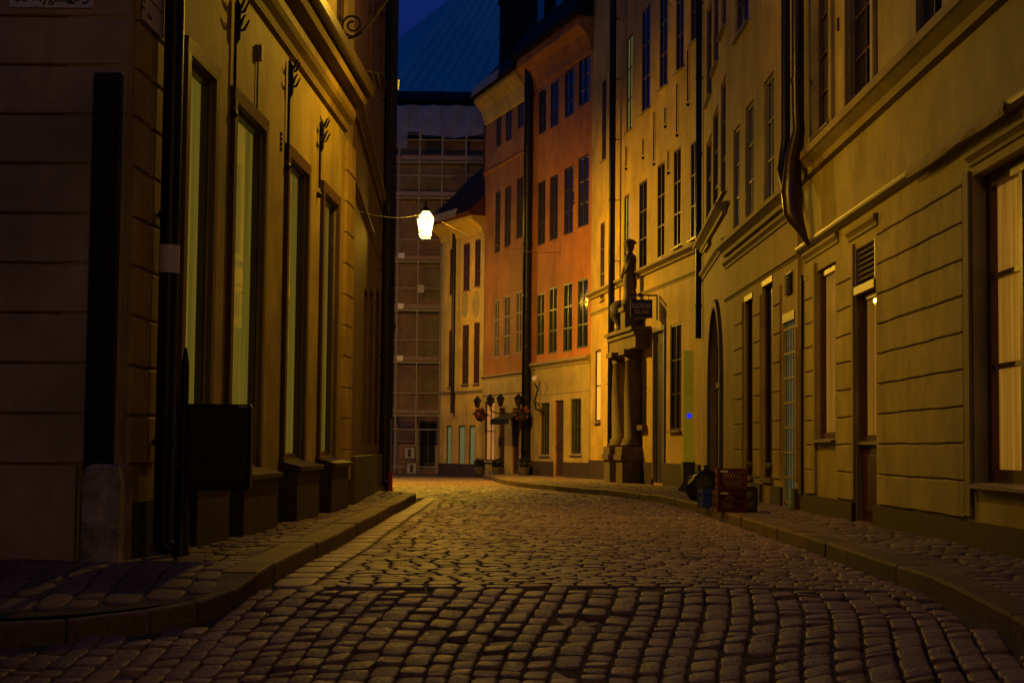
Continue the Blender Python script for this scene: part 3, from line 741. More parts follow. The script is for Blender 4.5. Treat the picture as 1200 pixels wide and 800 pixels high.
# ---- C yellow house with portal
Ch = Fac('yellow_house', 'tall yellow house with iron wall anchors, columned stone portal and rows of narrow windows', 'house', C0, C1, 17.0, M['yellow'], depth=9)
zC = Ch.pix(780,309)[1]
Ch.band(zC-.08, zC+.12, .22); Ch.band(zC-.62, zC-.50, .06, name='moulding')
def fwin(f, pa, pb, yt, yb, **k):
    a, c = colu(f,pa), colu(f,pb); pm = (pa+pb)/2
    return f.window(min(a,c), max(a,c), f.pix(pm,yb)[1], f.pix(pm,yt)[1], **k)
r1 = dict(cols=2, rows=3, frame='frame_br', d=-.045, dep=.16, mul=.04, bar=.05)
fwin(Ch,817,808,166,280,**r1); fwin(Ch,797,788,175,290,**r1); fwin(Ch,778,769,192,303,**r1); fwin(Ch,757,747.5,213,315,**r1)
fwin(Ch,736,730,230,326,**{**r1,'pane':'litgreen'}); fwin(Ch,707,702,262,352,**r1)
fwin(Ch,817,808,-60,50,**r1); fwin(Ch,800,790.5,-40,84,**r1); fwin(Ch,780.5,771,-12,104,**r1); fwin(Ch,760,750,12,132,**r1)
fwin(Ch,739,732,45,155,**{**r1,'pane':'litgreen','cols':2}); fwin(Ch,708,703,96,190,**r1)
for px, y0, y1, fy in ((766,190,133,0),(753,183,165,0),(733,196,174,0),(779,146,128,0),(793,156,100,0),(783,200,178,0),(806,120,60,0),(745,340,300,0)):
    Ch.anchor(colu(Ch,px), Ch.pix(px,y0)[1], Ch.pix(px,y1)[1], fancy=False)
# ground floor
fwin(Ch,798,785,379,504,cols=2,rows=3,frame='frame_dk',d=-.06,dep=.2,pane='pane')
a, c = colu(Ch,778.5), colu(Ch,767); z1_ = Ch.pix(773,388)[1]
Ch.hole(a, c, .1, z1_, .06); b = MB(); b.quad((a,-.05,.1),(c,-.05,.1),(c,-.05,z1_),(a,-.05,z1_)); b.build('dark_doorway_sheet', M['black'], Ch.root)  # black sheet just inside the opening stands for its dark interior
b = MB(); b.box(a-.12,a,.002,.05,.2,z1_+.12); b.box(c,c+.12,.002,.05,.2,z1_+.12); b.box(a,c,.002,.05,z1_,z1_+.12); b.build('door_surround', M['sill'], Ch.root)
fwin(Ch,703.5,697,410,494,cols=1,rows=2,frame='frame_dk',d=-.05,dep=.15,pane='litcream')
a, c = colu(Ch,757.5), colu(Ch,749.5); z0_, z1_ = Ch.pix(753,498)[1], Ch.pix(753,412)[1]
Ch.hole(a, c, z0_, z1_, .25, True); b = MB(); b.quad((a,-.2,z0_),(c,-.2,z0_),(c,-.2,z1_),(a,-.2,z1_)); b.box(a,c,-.19,-.16,(z0_+z1_)/2-.03,(z0_+z1_)/2+.03); b.build('arched_window', M['frame_br'], Ch.root)
b = MB(); b.box(a-.1,c+.1,-.2,.15,z0_-.14,z0_); b.build('window_shelf', M['stone'], Ch.root)
# portal
pc = [(Ch.pix(741,525,.2)[0], .20), (Ch.pix(726,525,.2)[0], .20)]
zb_ = .95
for k, (u, d) in enumerate(pc):
    b = MB(); b.box(u-.42,u+.42,.002,d+.38,-.1,zb_-.25); b.box(u-.48,u+.48,.002,d+.44,zb_-.25,zb_-.10); b.box(u-.44,u+.44,.002,d+.4,zb_-.10,zb_+.12); b.build('pedestal', M['stone'], Ch.root)
    zc = Ch.pix(733,420)[1]
    b = MB(); b.lathe((u,d-.02,zb_+.12), [(0,0),(.34,0),(.35,.08),(.30,.14),(.31,.2),(.25,.26),(.26,zc*.4),(.225,zc-zb_-.32),(.25,zc-zb_-.30),(.25,zc-zb_-.26),(.23,zc-zb_-.24),(.32,zc-zb_-.10),(0,zc-zb_-.10)], 20); b.build('column', M['stone'], Ch.root)
    b = MB(); b.box(u-.38,u+.38,.002,d+.34,zc,zc+.14); b.build('capital', M['stone'], Ch.root)
ua, ub = Ch.pix(749,525,.3)[0], Ch.pix(718,525,.3)[0]
b = MB(); z = Ch.pix(733,420)[1]+.14
b.box(ua,ub,.002,.42,z,z+.35); b.box(ua-.05,ub+.05,.002,.48,z+.35,z+.48); b.box(ua-.1,ub+.1,.002,.56,z+.48,z+.58); b.build('entablature', M['stone'], Ch.root)
b = MB(); z -= .14; us = Ch.pix(737,525,.3)[0]; z2 = z+.72+.62
b.box(us-.3,us+.3,.01,.5,z+.722,z2-.12); b.box(us-.36,us+.36,.01,.56,z2-.12,z2)
b.build('statue_plinth', M['stone'], Ch.root); b = MB()
b.lathe((us,.3,z2), [(0,0),(.24,0),(.24,.2),(.19,.25),(.17,.45),(.2,.7),(.17,.95),(.14,1.15),(.19,1.35),(.16,1.48),(.08,1.55),(.075,1.6),(.12,1.68),(.13,1.8),(.21,1.84),(.12,1.93),(0,1.97)], 14)
b.tube([(us-.14,.3,z2+1.38),(us-.27,.4,z2+1.12),(us-.16,.5,z2+.95)], [.055,.05,.035], 8); b.tube([(us+.14,.3,z2+1.38),(us+.26,.4,z2+1.15),(us+.2,.5,z2+.85)], [.055,.05,.035], 8)
b.build('stone_figure', M['stone'], Ch.root)
b = MB(); uu = Ch.pix(727,525,.3)[0]; b.lathe((uu+.1,.3,z2-.62), [(0,0),(.24,0),(.14,.12),(.12,.2),(.3,.45),(.32,.75),(.2,.9),(0,.95)], 12); b.build('stone_urn', M['plinth'], Ch.root)
for a, c in ((.01, colu(Ch,779)-.02),(colu(Ch,766)+.02, colu(Ch,750)),(ub+.2, Ch.L-.01)): MB().box(a, c, .002, .06, -.6, .65).build('plinth', M['plinth'], Ch.root)
Ch.pipe(udc(Ch,818,.2), Ch.pix(817,405)[1], 16.8, d=.2, r=.075, shoe=False); 
Ch.pipe(udc(Ch,715.5,.25), .2, 16.8, d=.25, r=.10)
Ch.wall(); Ch.pitched()

# ---- E orange
Eh = Fac('orange_house', 'bright orange four-storey house with slate mansard roof and pale ground floor', 'house', E0, E1, 15.3, M['orange'], depth=9)
kw = dict(cols=2, rows=3, frame='frame_dk', d=-.05, dep=.14, mul=.05, bar=.07, sill=False)
rows = [((630.5,636,641.7,646.5),0)]
cols_ = [(627.5,636.5),(641.5,651.5),(658.5,669.5),(675,688)]
tops4 = [(108,158),(98,150),(84,138),(70,124)]
tops3 = [(214,288),(207,282),(197,275),(184,266)]
tops2 = [(344,416),(337,414),(332,412),(327,408)]
for (pa,pb),t4,t3,t2 in zip(cols_,tops4,tops3,tops2):
    for t, k in ((t4,kw),(t3,kw),(t2,{**kw,'frame':'frame_gr'})): fwin(Eh,pb,pa,t[0],t[1],**k)
zE = Eh.pix(655,426)[1]
Eh.band(zE-.12, zE+.16, .16, mat=M['trim']); Eh.band(zE-1.1, zE-1.0, .04, name='moulding')
# pale ground floor render as a slab slightly proud
gh = []
fE = [(633.5,644.5,472,533),(650.5,661,469,561),(669,681.5,467,532)]
lo = MB(); zlow = zE-.12
us_ = sorted([(colu(Eh,pb),colu(Eh,pa),Eh.pix((pa+pb)/2,yb)[1],Eh.pix((pa+pb)/2,yt)[1]) for pa,pb,yt,yb in fE])
prev = 0.0
for a, c, z0_, z1_ in us_:
    z0_ = max(z0_, .06)
    lo.box(prev, a, .002, .03, -.6, zlow); lo.box(a, c, .002, .03, z1_, zlow)
    if z0_ > .3: lo.box(a, c, .002, .03, -.6, z0_)
    prev = c
lo.box(prev, Eh.L, .002, .03, -.6, zlow); lo.build('ground_floor_render', M['pale'], Eh.root)
for i, (a, c, z0_, z1_) in enumerate(us_):
    if i == 1:
        Eh.hole(a, c, .06, z1_, .1); b = MB(); b.box(a+.01,c-.01,-.08,-.04,.06,z1_-.01); b.box(a+.01,c-.01,-.04,-.02,1.0,1.08); b.lathe((a+.15,-.01,1.05),[(0,-.04),(.04,0),(0,.04)],8); b.build('door', M['wood'], Eh.root)
    else: Eh.window(a, c, z0_, z1_, cols=2, rows=2, frame='frame_gr', d=-.06, dep=.15, sill=True)
b = MB(); p = 0
for a, c in ((0,us_[1][0]-.05),(us_[1][1]+.05,Eh.L)): b.box(a+.01, c-.01, .031, .07, -.6, .55)
b.build('plinth', M['plinth'], Eh.root)
# cornice cove under the eaves
Eh.band(15.3-1.15, 15.3, .5, name='cornice', mat=M['orange'], steps=[(.001,14.1),(.06,14.12),(.1,14.4),(.25,14.75),(.45,14.95),(.5,15.0),(.5,15.298),(.001,15.298)])
Eh.pipe(udc(Eh,616,.2), .1, 15.0, d=.2, r=.17, name='downpipe')
Eh.anchor(colu(Eh,671), Eh.pix(671,236)[1], Eh.pix(671,226)[1], fancy=False)
Eh.wall()
b = MB(); z = 15.3
b.prof(-.1, Eh.L+.1, [(.7,z+.001),(.72,z+.16),(-1.6,z+3.8),(-4.5,z+5.2),(-9,z+.5),(-9,z+.001)]); rf = b.build('roof', M['roof'], Eh.root)
for px in (688, 652, 630):
    u = colu(Eh,px); b = MB(); b.box(u-.55,u+.55,-1.9,.02,z+.9,z+2.6); b.prof(u-.7,u+.7,[(.15,z+2.6),(.15,z+2.68),(-2.4,z+3.3),(-2.4,z+2.6)]); dm = b.build('dormer', M['roof'], rf)
b = MB()
for px in (688,652,630):
    u = colu(Eh,px); b.quad((u-.38,.025,z+1.2),(u+.38,.025,z+1.2),(u+.38,.025,z+2.4),(u-.38,.025,z+2.4))
b.build('dormer_pane', M['pane'], rf)
b = MB(); u = colu(Eh,621); b.box(u-.6,u+.8,-3.6,-2.4,z+3,z+7.5); b.build('chimney', M['roof'], rf)

# ---- F darker orange
Fh = Fac('red_orange_house', 'darker red-orange house with cafe at street level left of the thick black downpipe', 'house', F0, F1, 15.0, M['red'], depth=9)
colF = [(577.5,583.5),(588.5,596),(602.5,610)]
for (pa,pb),t4,t3,t2 in zip(colF, [(122,174),(113,167),(103,152)], [(226,297),(220,290),(210,280)], [(352,420),(347,418),(342,414)]):
    for t, k in ((t4,kw),(t3,kw),(t2,{**kw,'frame':'sill'})): fwin(Fh,pb,pa,t[0],t[1],**k)
zF = Fh.pix(590,441)[1]
Fh.band(zF-.06, zF+.12, .12, mat=M['trim']); Fh.band(zF-.75, zF-.63, .06, name='moulding', mat=M['trim'])
zFt = Fh.pix(600,185)[1]; Fh.band(zFt-.15, zFt, .08, name='moulding', mat=M['red'])
lo = MB(); fw = [(568.5,580,470,540),(585,592,478,556),(601,609,478,556)]
us_ = sorted([(colu(Fh,pb),colu(Fh,pa),max(.06,Fh.pix((pa+pb)/2,yb)[1]),Fh.pix((pa+pb)/2,yt)[1]) for pa,pb,yt,yb in fw]); prev = 0
for a, c, z0_, z1_ in us_:
    lo.box(prev,a,.002,.03,-.6,zF-.06); lo.box(a,c,.002,.03,z1_,zF-.06)
    if z0_ > .3: lo.box(a,c,.002,.03,-.6,z0_)
    prev = c
lo.box(prev,Fh.L,.002,.03,-.6,zF-.06); lo.build('ground_floor_render', M['pale'], Fh.root)
for i, (a, c, z0_, z1_) in enumerate(us_):
    if i == 2: Fh.window(a, c, z0_, z1_, cols=2, rows=2, frame='wood', pane='litpeach', d=-.06, dep=.15)
    else:
        Fh.hole(a, c, z0_, z1_, .1); b = MB(); b.box(a+.01,c-.01,-.08,-.04,z0_,z1_-.01); b.cham(a+.1,c-.1,z0_+.2,z0_+1.2,-.04,-.02); b.build('door', M['wood'], Fh.root)
Fh.band(13.9, 15.0, .5, name='cornice', mat=M['yellow'], steps=[(.001,13.95),(.06,14.0),(.2,14.5),(.45,14.8),(.5,14.85),(.5,14.998),(.001,14.998)])
Fh.wall()
b = MB(); z = 15.0; b.prof(-.1, Fh.L+.1, [(.65,z+.001),(.67,z+.14),(-2.2,z+3.4),(-9,z+.5),(-9,z+.001)]); rf = b.build('roof', M['roof'], Fh.root)
b = MB(); u = udc(Fh,586,-.6); b.box(u-.55,u+.35,-1.3,-.5,z+.9,z+3.9); b.box(u-.62,u+.42,-1.36,-.44,z+3.9,z+4.1); b.build('chimney', M['roof'], rf)
b = MB(); u = udc(Fh,606,-1.4); b.box(u-1.3,u+.9,-3.4,-1.2,z+1.4,z+9.0); b.build('chimney', M['roof'], rf)
b = MB(); rr = random.Random(4)
for k in range(26):
    u = colu(Fh,598)+k*.14; b.prof(u,u+.10,[(.66,z+.05),(.69,z+.05),(.62,z+.42),(.59,z+.42)])
b.build('eaves_grating', M['sill'], rf)

# ---- G small yellow
Gh = Fac('small_yellow_house', 'low yellow house with red-brown windows beside the scaffold, under a dark red roof', 'house', G0, G1, 10.3, M['yellow'], depth=3.4)
kg = dict(cols=2, rows=3, frame='frame_red', d=-.05, dep=.14, mul=.06, bar=.09, sill=True)
for pa, pb, t2, t1 in ((554,561.5,(281,336),(378,449)),(540.5,548,(286,341),(381,450)),(524.5,530,(292,346),(387,453))):
    fwin(Gh,pb,pa,*t2,**kg); fwin(Gh,pb,pa,*t1,**{**kg})
for pa, pb in ((549.5,557),(537,545),(523,529)): fwin(Gh,pb,pa,498,552,cols=1,rows=1,frame='frame_br',pane='litteal',d=-.05,dep=.15,sill=False)
for px in (543,556):
    u = colu(Gh,px); z = Gh.pix(px,357)[1]; b = MB(); vs = [(u+.30*math.cos(q*math.pi/8), .02, z+.55*math.sin(q*math.pi/8)) for q in range(16)]
    vs2 = [(v[0],.002,v[2]) for v in vs]; b.add(vs+vs2, [tuple(range(16))]+[(i,(i+1)%16,16+(i+1)%16,16+i) for i in range(16)]); b.build('oval_panel', M['trim'], Gh.root)
zG = Gh.pix(545,460)[1]; Gh.band(zG-.05, zG+.1, .08, mat=M['trim'])
b = MB()
for pa in (564.5,535,519): u = colu(Gh,pa); b.box(u-.18,u+.18,.002,.06,zG+.1,9.6)
b.build('pilaster', M['pale'], Gh.root)
Gh.band(9.55, 10.3, .6, name='cornice', mat=M['yellow'], steps=[(.001,9.6),(.08,9.62),(.15,9.85),(.5,10.1),(.6,10.15),(.6,10.298),(.001,10.298)])
Gh.pipe(colu(Gh,532.5), Gh.pix(533,487)[1], 9.9, d=.12, r=.085, shoe=False)
b = MB(); b.box(.01, Gh.L-.01, .002, .08, -.6, .35); b.build('plinth', M['plinth'], Gh.root)
Gh.wall()
b = MB(); z = 10.3; b.prof(-.1, Gh.L+.1, [(.75,z+.001),(.77,z+.14),(-2.2,z+3.0),(-3.4,z+.4),(-3.4,z+.001)]); rf = b.build('roof', M['tile'], Gh.root)
b = MB(); u = colu(Gh,548); b.box(u-.3,u+.5,-1.6,-.8,z+1,z+4.3); b.box(u-.35,u+.55,-1.65,-.75,z+4.3,z+4.45); b.build('chimney', M['tile'], rf)
b = MB()
for k in range(34):
    u = colu(Gh,551)+k*.075
    if k % 3: b.prof(u,u+.045,[(.765,z+.06),(.79,z+.06),(.70,z+.40),(.675,z+.40)])
b.build('eaves_grating', M['sill'], rf)

# ---- H brick house behind scaffold
HY = 76.0
H = Fac('scaffolded_house', 'dim brick house behind the scaffolding at the end of the street', 'house', (-0.8, HY), (-12.0, HY), 15.2, M['brick'], depth=9)
def hw(px, yt, yb, w=1.0, **k):
    u = H.pix(px,300)[0]; H.window(u-w/2, u+w/2, H.pix(px,yb)[1], H.pix(px,yt)[1], cols=2, rows=3, frame='frame_br', d=-.06, dep=.15, bar=.08, mul=.06, **k)
for yt, yb in ((150,178),(215,262),(312,352),(372,420),(432,474)):
    hw(507,yt,yb,.8,pane='dullpane')
fwin(H, 491, 512, 494, 550, cols=2, rows=1, frame='frame_dk', d=-.06)
H.wall(); H.pitched(h=1.2, mat=M['roof'])
# scaffold
SY = 73.5
sx = lambda px: at_y(px, 300, SY).x
sz = lambda py: at_y(490, py, SY).z
S_ = empty('scaffolding', (sx(490), SY, 0), 0, 'tube scaffolding with planks and sheeting against the brick house at the street end', 'scaffolding')
def loc(x, y, z): return (x-sx(490), y-SY, z)
def tubes(name, segs, r=.035, mat='steel'):
    b = MB()
    for p, q in segs: b.tube([loc(*p), loc(*q)], r, 6)
    return b.build(name, M[mat], S_)
X0, Xm, X1 = sx(459.5), sx(466), sx(571)
top = sz(128)
for x in (X0, Xm, sx(490), sx(517), sx(545), X1):
    for y in (SY, SY+1.2): tubes('standard', [((x,y,0),(x,y,top+(.4 if x==X0 else 0)))], .04)
lv = [sz(y) for y in (487,425,364,307,232,190)]
for z in lv:
    tubes('ledger', [((X0,SY,z),(X1,SY,z))], .04); tubes('ledger', [((X0,SY+1.2,z),(X1,SY+1.2,z))], .035)
    for h in (1.0,): tubes('guard_rail', [((X0,SY-.05,z+h),(X1,SY-.05,z+h))], .028)
    b = MB()
    for k in range(4): b.box(X0-sx(490), X1-sx(490), .06+k*.28, .06+k*.28+.26, z+.045, z+.10)
    b.box(X0-sx(490), X1-sx(490), -.04, -.015, z+.11, z+.28); b.build('deck', M['plank'], S_)
for z in (sz(503), sz(547)): tubes('guard_rail', [((X0,SY-.05,z),(X1,SY-.05,z))], .03)
for k in range(len(lv)-1): tubes('brace', [((X0,SY+.6,lv[k]),(Xm+.9,SY+.6,lv[k+1]))], .028)
b = MB(); n = 24; vs = []
for j in range(5):
    for i in range(n+1):
        t = i/n; vs.append(loc(X0+.0+(X1-X0)*t, SY-.12+.12*math.sin(i*1.1+j), sz(124)+ (sz(158)-sz(124))*j/4 + .15*math.sin(t*6+1)*(j/4)))
b.add(vs, [(j*(n+1)+i,j*(n+1)+i+1,(j+1)*(n+1)+i+1,(j+1)*(n+1)+i) for j in range(4) for i in range(n)], True); b.build('sheeting', M['net'], S_)
for zi in range(len(lv)-1):
    b = MB(); n = 30; vs = []
    for j in range(5):
        for i in range(n+1):
            t = i/n; vs.append(loc(X0+.05+(X1-X0-.1)*t, SY+.18+.05*math.sin(i*1.3+j*.8+zi), lv[zi]+.3+(lv[zi+1]-lv[zi]-.4)*j/4))
    b.add(vs, [(j*(n+1)+i,j*(n+1)+i+1,(j+1)*(n+1)+i+1,(j+1)*(n+1)+i) for j in range(4) for i in range(n)], True); b.build('debris_netting', M['mesh'], S_)
for px, w_, y0, y1 in ((505,.42,126,160),(463,.5,126,175)):
    b = MB(); x = sx(px)-sx(490); vs = []
    for j in range(6):
        for i in range(7): vs.append((x-w_+2*w_*i/6, -.3+.1*math.sin(i*2.1+j), sz(y0)+(sz(y1)-sz(y0))*j/5))
    b.add(vs, [(j*7+i,j*7+i+1,(j+1)*7+i+1,(j+1)*7+i) for j in range(5) for i in range(6)], True); b.build('hanging_tarpaulin', M['net'], S_)
for z in (sz(300), sz(420), sz(359)):
    b = MB(); b.box(sx(467)-sx(490), sx(474)-sx(490), -.10,-.05, z-.12, z+.12); b.build('notice_plate', M['white'], S_)
b = MB(); x = sx(494)-sx(490); b.box(x-.14,x+.14,-.10,-.05,sz(343),sz(334)); b.build('notice_plate', M['sill'], S_)
# notice panels on the hoarding
for i, (pa, pb, yt, yb, lab) in enumerate(((473,487.5,523,538,'upper pale panel of two mounted low on the scaffolding'),(476,490,541,556,'lower pale panel of two mounted low on the scaffolding'))):
    x0, x1 = at_y(pa,500,SY-.2).x, at_y(pb,500,SY-.2).x; z0_, z1_ = at_y(pa,yb,SY-.2).z, at_y(pa,yt,SY-.2).z
    r_ = empty('notice_board', ((x0+x1)/2, SY-.22, z0_), 0, lab, 'notice board', 'pale panels on the scaffolding'); hw_ = (x1-x0)/2
    MB().box(-hw_,hw_,0,.03,0,z1_-z0_).build('frame', M['frame_dk'], r_)
    b = MB(); b.box(-hw_+.06,-.09,-.012,-.002,.06,z1_-z0_-.06); b.v=[]; b.f=[]; b.sm=[]; b.box(-hw_+.06,hw_-.06,-.012,-.002,.06,z1_-z0_-.06); b.build('panel', M['sill'], r_)
    b = MB(); b.lathe((0,-.014,(z1_-z0_)/2), [(0,-.2),(.07,-.12),(.05,0),(.09,.1),(0,.2)], 8); b.build('dark_mark', M['wood'], r_)
p = at_y(513, 565, SY-.6); b = MB(); b.box(-.13,.13,-.1,.1,0,1.15); b.box(-.16,.16,-.13,.13,1.15,1.2); o = b.build('wooden_bollard', M['plank'], None, (p.x,p.y,gz(0,70))); tag(o,'short orange-brown timber post at the right foot of the scaffolding','post')
# red barrier foot by the dark wall
p = at_y(457.5, 566, 40); 
r_ = empty('barrier_post', (-2.50, 34.55, gz(-1.75,34.5)+.0), 0, 'slim pale post in a red plastic foot against the black house corner', 'barrier post')
b = MB(); b.lathe((0,0,0), [(0,0),(.10,0),(.10,.06),(.045,.12),(.045,.5),(0,.5)], 12); b.build('red_sleeve', M['redpl'], r_)
b = MB(); b.tube([(0,0,.5),(0,0,1.6)], .025, 8); b.build('pole', M['steel'], r_)

# ---- copper roofed church-like building
cp = lambda px, py, Y: tuple(at_y(px, py, Y))
r_ = empty('copper_roofed_hall', (-4, 100, 0), 0, 'large hall with a steep verdigris copper roof rising behind the scaffolding', 'building')
b = MB()
fa = [cp(438,124,94), cp(740,124,94), cp(720,-120,104), cp(623,-120,104)]
sb = [cp(368,124,116), cp(680,-122,124)]
vs = [tuple(Vector(v)-Vector((-4,100,0))) for v in fa+sb]
b.add(vs, [(0,1,2,3),(0,3,5,4)]);
bk = [(vs[1][0]+6, vs[1][1]+30, vs[1][2]), (vs[4][0], vs[4][1]+18, vs[4][2])]
b.add([vs[1],bk[0],vs[2]], [(0,1,2)]); b.add([vs[2],vs[3],vs[5],bk[0]], [(0,1,2),(0,2,3)])
b.build('roof', M['copper'], r_)
b = MB(); zz = vs[0][2]; 
b.box(vs[0][0]+.3, vs[1][0]-.3, vs[0][1]+.4, vs[0][1]+20, 0, zz+.05); b.build('wall', M['mauve'], r_)
b = MB()
rc = Vector(vs[0]); 
for k in range(1, 22):
    t = k/22; a_ = Vector(vs[0]).lerp(Vector(vs[1]), t); c_ = Vector(vs[3]).lerp(Vector(vs[2]), t)
    b.tube([a_+Vector((0,-.03,0)), c_+Vector((0,-.03,0))], .02, 4)
b.build('standing_seams', M['copper'], r_)
b = MB(); b.box(vs[0][0]-.2, vs[1][0], vs[0][1]-.5, vs[0][1]+.1, zz-.5, zz+.1); b.build('gutter', M['roof'], r_)
# dark ridge lumps: low roof in front
p0 = at_y(500,118,88); b = MB(); b.box(-6,8,-1,1,0,p0.z-.2); b.prof(-6.2,8.2,[(-1.3,p0.z-.2),(0,p0.z+.5),(1.3,p0.z-.2)])
o = b.build('rear_house', M['roof'], None, (p0.x+3,88,0)); tag(o,'low dark roof ridge at the foot of the copper roof','house')

# ---- left houses
Lh = Fac('corner_house', 'yellow-brown corner house at left with tall narrow shop windows and a heavy cornice', 'house', L_far, L_near, 13.0, M['ochre_left'], depth=.5)
# front face facing the side street is a slab with rusticated courses
def lz(px, py): return Lh.pix(px, py)[1]
zw1 = lz(350, 195); zcor0 = lz(397,146); zcor1 = zcor0+.6
cas = .10
for (pa, pb, zb0) in ((208,239,.85),(265,300,.80),(330,352.5,.85),(372,389,.87)):
    a, c = colu(Lh,pa), colu(Lh,pb)
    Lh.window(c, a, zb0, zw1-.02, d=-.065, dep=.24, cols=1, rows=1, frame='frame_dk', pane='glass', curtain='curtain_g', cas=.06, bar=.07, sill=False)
    b = MB(); lo_, hi_ = min(a,c), max(a,c)
    b.prof(lo_-.14, hi_+.14, [(.002,zw1-.02),(.045,zw1-.02),(.055,zw1+.11),(.002,zw1+.12)])
    b.box(lo_-.13,lo_,.002,.05,zb0-.08,zw1-.02); b.box(hi_,hi_+.13,.002,.05,zb0-.08,zw1-.02)
    b.build('window_surround', M['frame_br'], Lh.root)
    b = MB(); b.box(lo_-.15,hi_+.15,.002,.22,-.4,zb0-.14); b.prof(lo_-.2,hi_+.2,[(.002,zb0-.14),(.27,zb0-.14),(.27,zb0-.09),(.002,zb0-.02)]); b.build('window_plinth', M['plinth'], Lh.root)
# heavy cornice
b = MB(); z0_, z1_ = zcor0, zcor1
b.prof(colu(Lh,398), colu(Lh,150)-.0, [(.002,z0_-.0),(.05,z0_+.02),(.07,z0_+.10),(.13,z0_+.16),(.16,z0_+.22),(.17,z0_+.36),(.30,z0_+.40),(.33,z0_+.47),(.33,z0_+.52),(.002,z0_+.60)])
b.build('cornice', M['dull'], Lh.root)
b = MB(); b.prof(colu(Lh,398), colu(Lh,150), [(.30,z0_+.525),(.41,z0_+.525),(.43,z0_+.56),(.43,z0_+.70),(.002,z0_+.80),(.002,z0_+.605)]); b.build('cornice_capping', M['frame_dk'], Lh.root)
for px, y0, y1 in ((262,115,-12),(327.5,180,60),(366,215,135)):
    Lh.anchor(colu(Lh,px), lz(px,y0), lz(px,y1))
b = MB(); u = colu(Lh,291); b.box(u-.05,u+.06,.002,.07,lz(291,60),lz(291,42)); b.tube([(u,.02,lz(291,60)),(u,.02,lz(291,125)),(u+.05,.02,lz(291,132))], .012, 6); b.build('junction_box', M['sill'], Lh.root)
b = MB(); u = colu(Lh,322)
for k in range(4): b.box(u-.03,u+.03,.002,.02,lz(322,170)+k*.06,lz(322,170)+k*.06+.035)
b.build('house_number', M['iron'], Lh.root)
# quoin strip at the far end
rust(Lh, colu(Lh,398), colu(Lh,408), .5, zcor0-.1, .46, out=.05, mat=M['ochre'])
# quoins at the near corner
rust(Lh, colu(Lh,163), colu(Lh,146.2), .85, 12.9, .385, out=.035, gap=.02, mat=M['ochre'])
rust(Lh, colu(Lh,180), colu(Lh,166), .85, 12.9, .385, out=.035, gap=.02, mat=M['ochre'])
Lh.pipe(udc(Lh,193,.14), .12, 12.8, d=.14, r=.082)
b = MB(); u = udc(Lh,193,.14); b.tube([(u,.14,lz(190,325)),(u,.14,lz(190,293))], .0845, 14, cap=False); b.build('pasted_sticker', M['white'], Lh.root)
# upper storey windows with shutters
for k, px in enumerate((392, 355, 300)):
    u = colu(Lh,px); z0_ = zcor0+1.0; Lh.window(u-.5,u+.5,z0_,z0_+2.0,cols=2,rows=3,frame='frame_br',d=-.08)
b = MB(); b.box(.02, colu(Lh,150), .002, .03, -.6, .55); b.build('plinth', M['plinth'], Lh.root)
Lh.wall(); 
# main body and front
Lb = Fac('x', None, None, (-2.97,12.66), (-2.97,12.66+.001), 1, M['mauve'])
bpy.data.objects.remove(Lb.root)
Wf = 7.5; b = MB(); 
lr = Lh.root
Lm = lr.matrix_basis.copy()
def Lloc(x, y, z): return tuple((Matrix.Translation(lr.location) @ Matrix.Rotation(lr.rotation_euler.z, 4, 'Z')).inverted() @ Vector((x, y, z)))
def wquad(b, pts): b.add([Lloc(*p) for p in pts], [tuple(range(len(pts)))])
def wbox(b, x0, x1, y0, y1, z0, z1):
    vs = [(x0,y0,z0),(x1,y0,z0),(x1,y1,z0),(x0,y1,z0),(x0,y0,z1),(x1,y0,z1),(x1,y1,z1),(x0,y1,z1)]
    b.add([Lloc(*v) for v in vs], [(0,3,2,1),(4,5,6,7),(0,1,5,4),(1,2,6,5),(2,3,7,6),(3,0,4,7)])
def bx(b, *a): wbox(b, *a)
b = MB(); bx(b, -12, -3.0, 12.70, 26, -.6, 13.0); b.build('front_wall', M['mauve'], lr)
b = MB(); z = .85; k = 0
while z < 12.9:
    x = -11.9 if k % 2 == 0 else -11.9
    z1 = z+.385-.02
    xs = [-11.9,-9.2,-6.6,-2.99] if k % 2 else [-11.9,-10.4,-7.6,-2.99]
    for a, c in zip(xs, xs[1:]):
        a += .0
        vs = [(a,12.70,z),(c,12.70,z),(c,12.70,z1),(a,12.70,z1),(a,12.672,z),(c,12.672,z),(c,12.672,z1),(a,12.672,z1),(a+.012,12.66,z+.012),(c-.012,12.66,z+.012),(c-.012,12.66,z1-.012),(a+.012,12.66,z1-.012)]
        fs = [(8,9,10,11)]
        for q in (0,4):
            for i in range(4): fs.append((q+i,q+(i+1)%4,q+4+(i+1)%4,q+4+i))
        b.add([Lloc(*v) for v in vs], fs)
    z += .385; k += 1
b.build('front_rustication', M['mauve'], lr)
b = MB(); bx(b, -12, -3.30, 12.60, 12.69, -.6, .83); b.build('front_plinth', M['mauve'], lr)
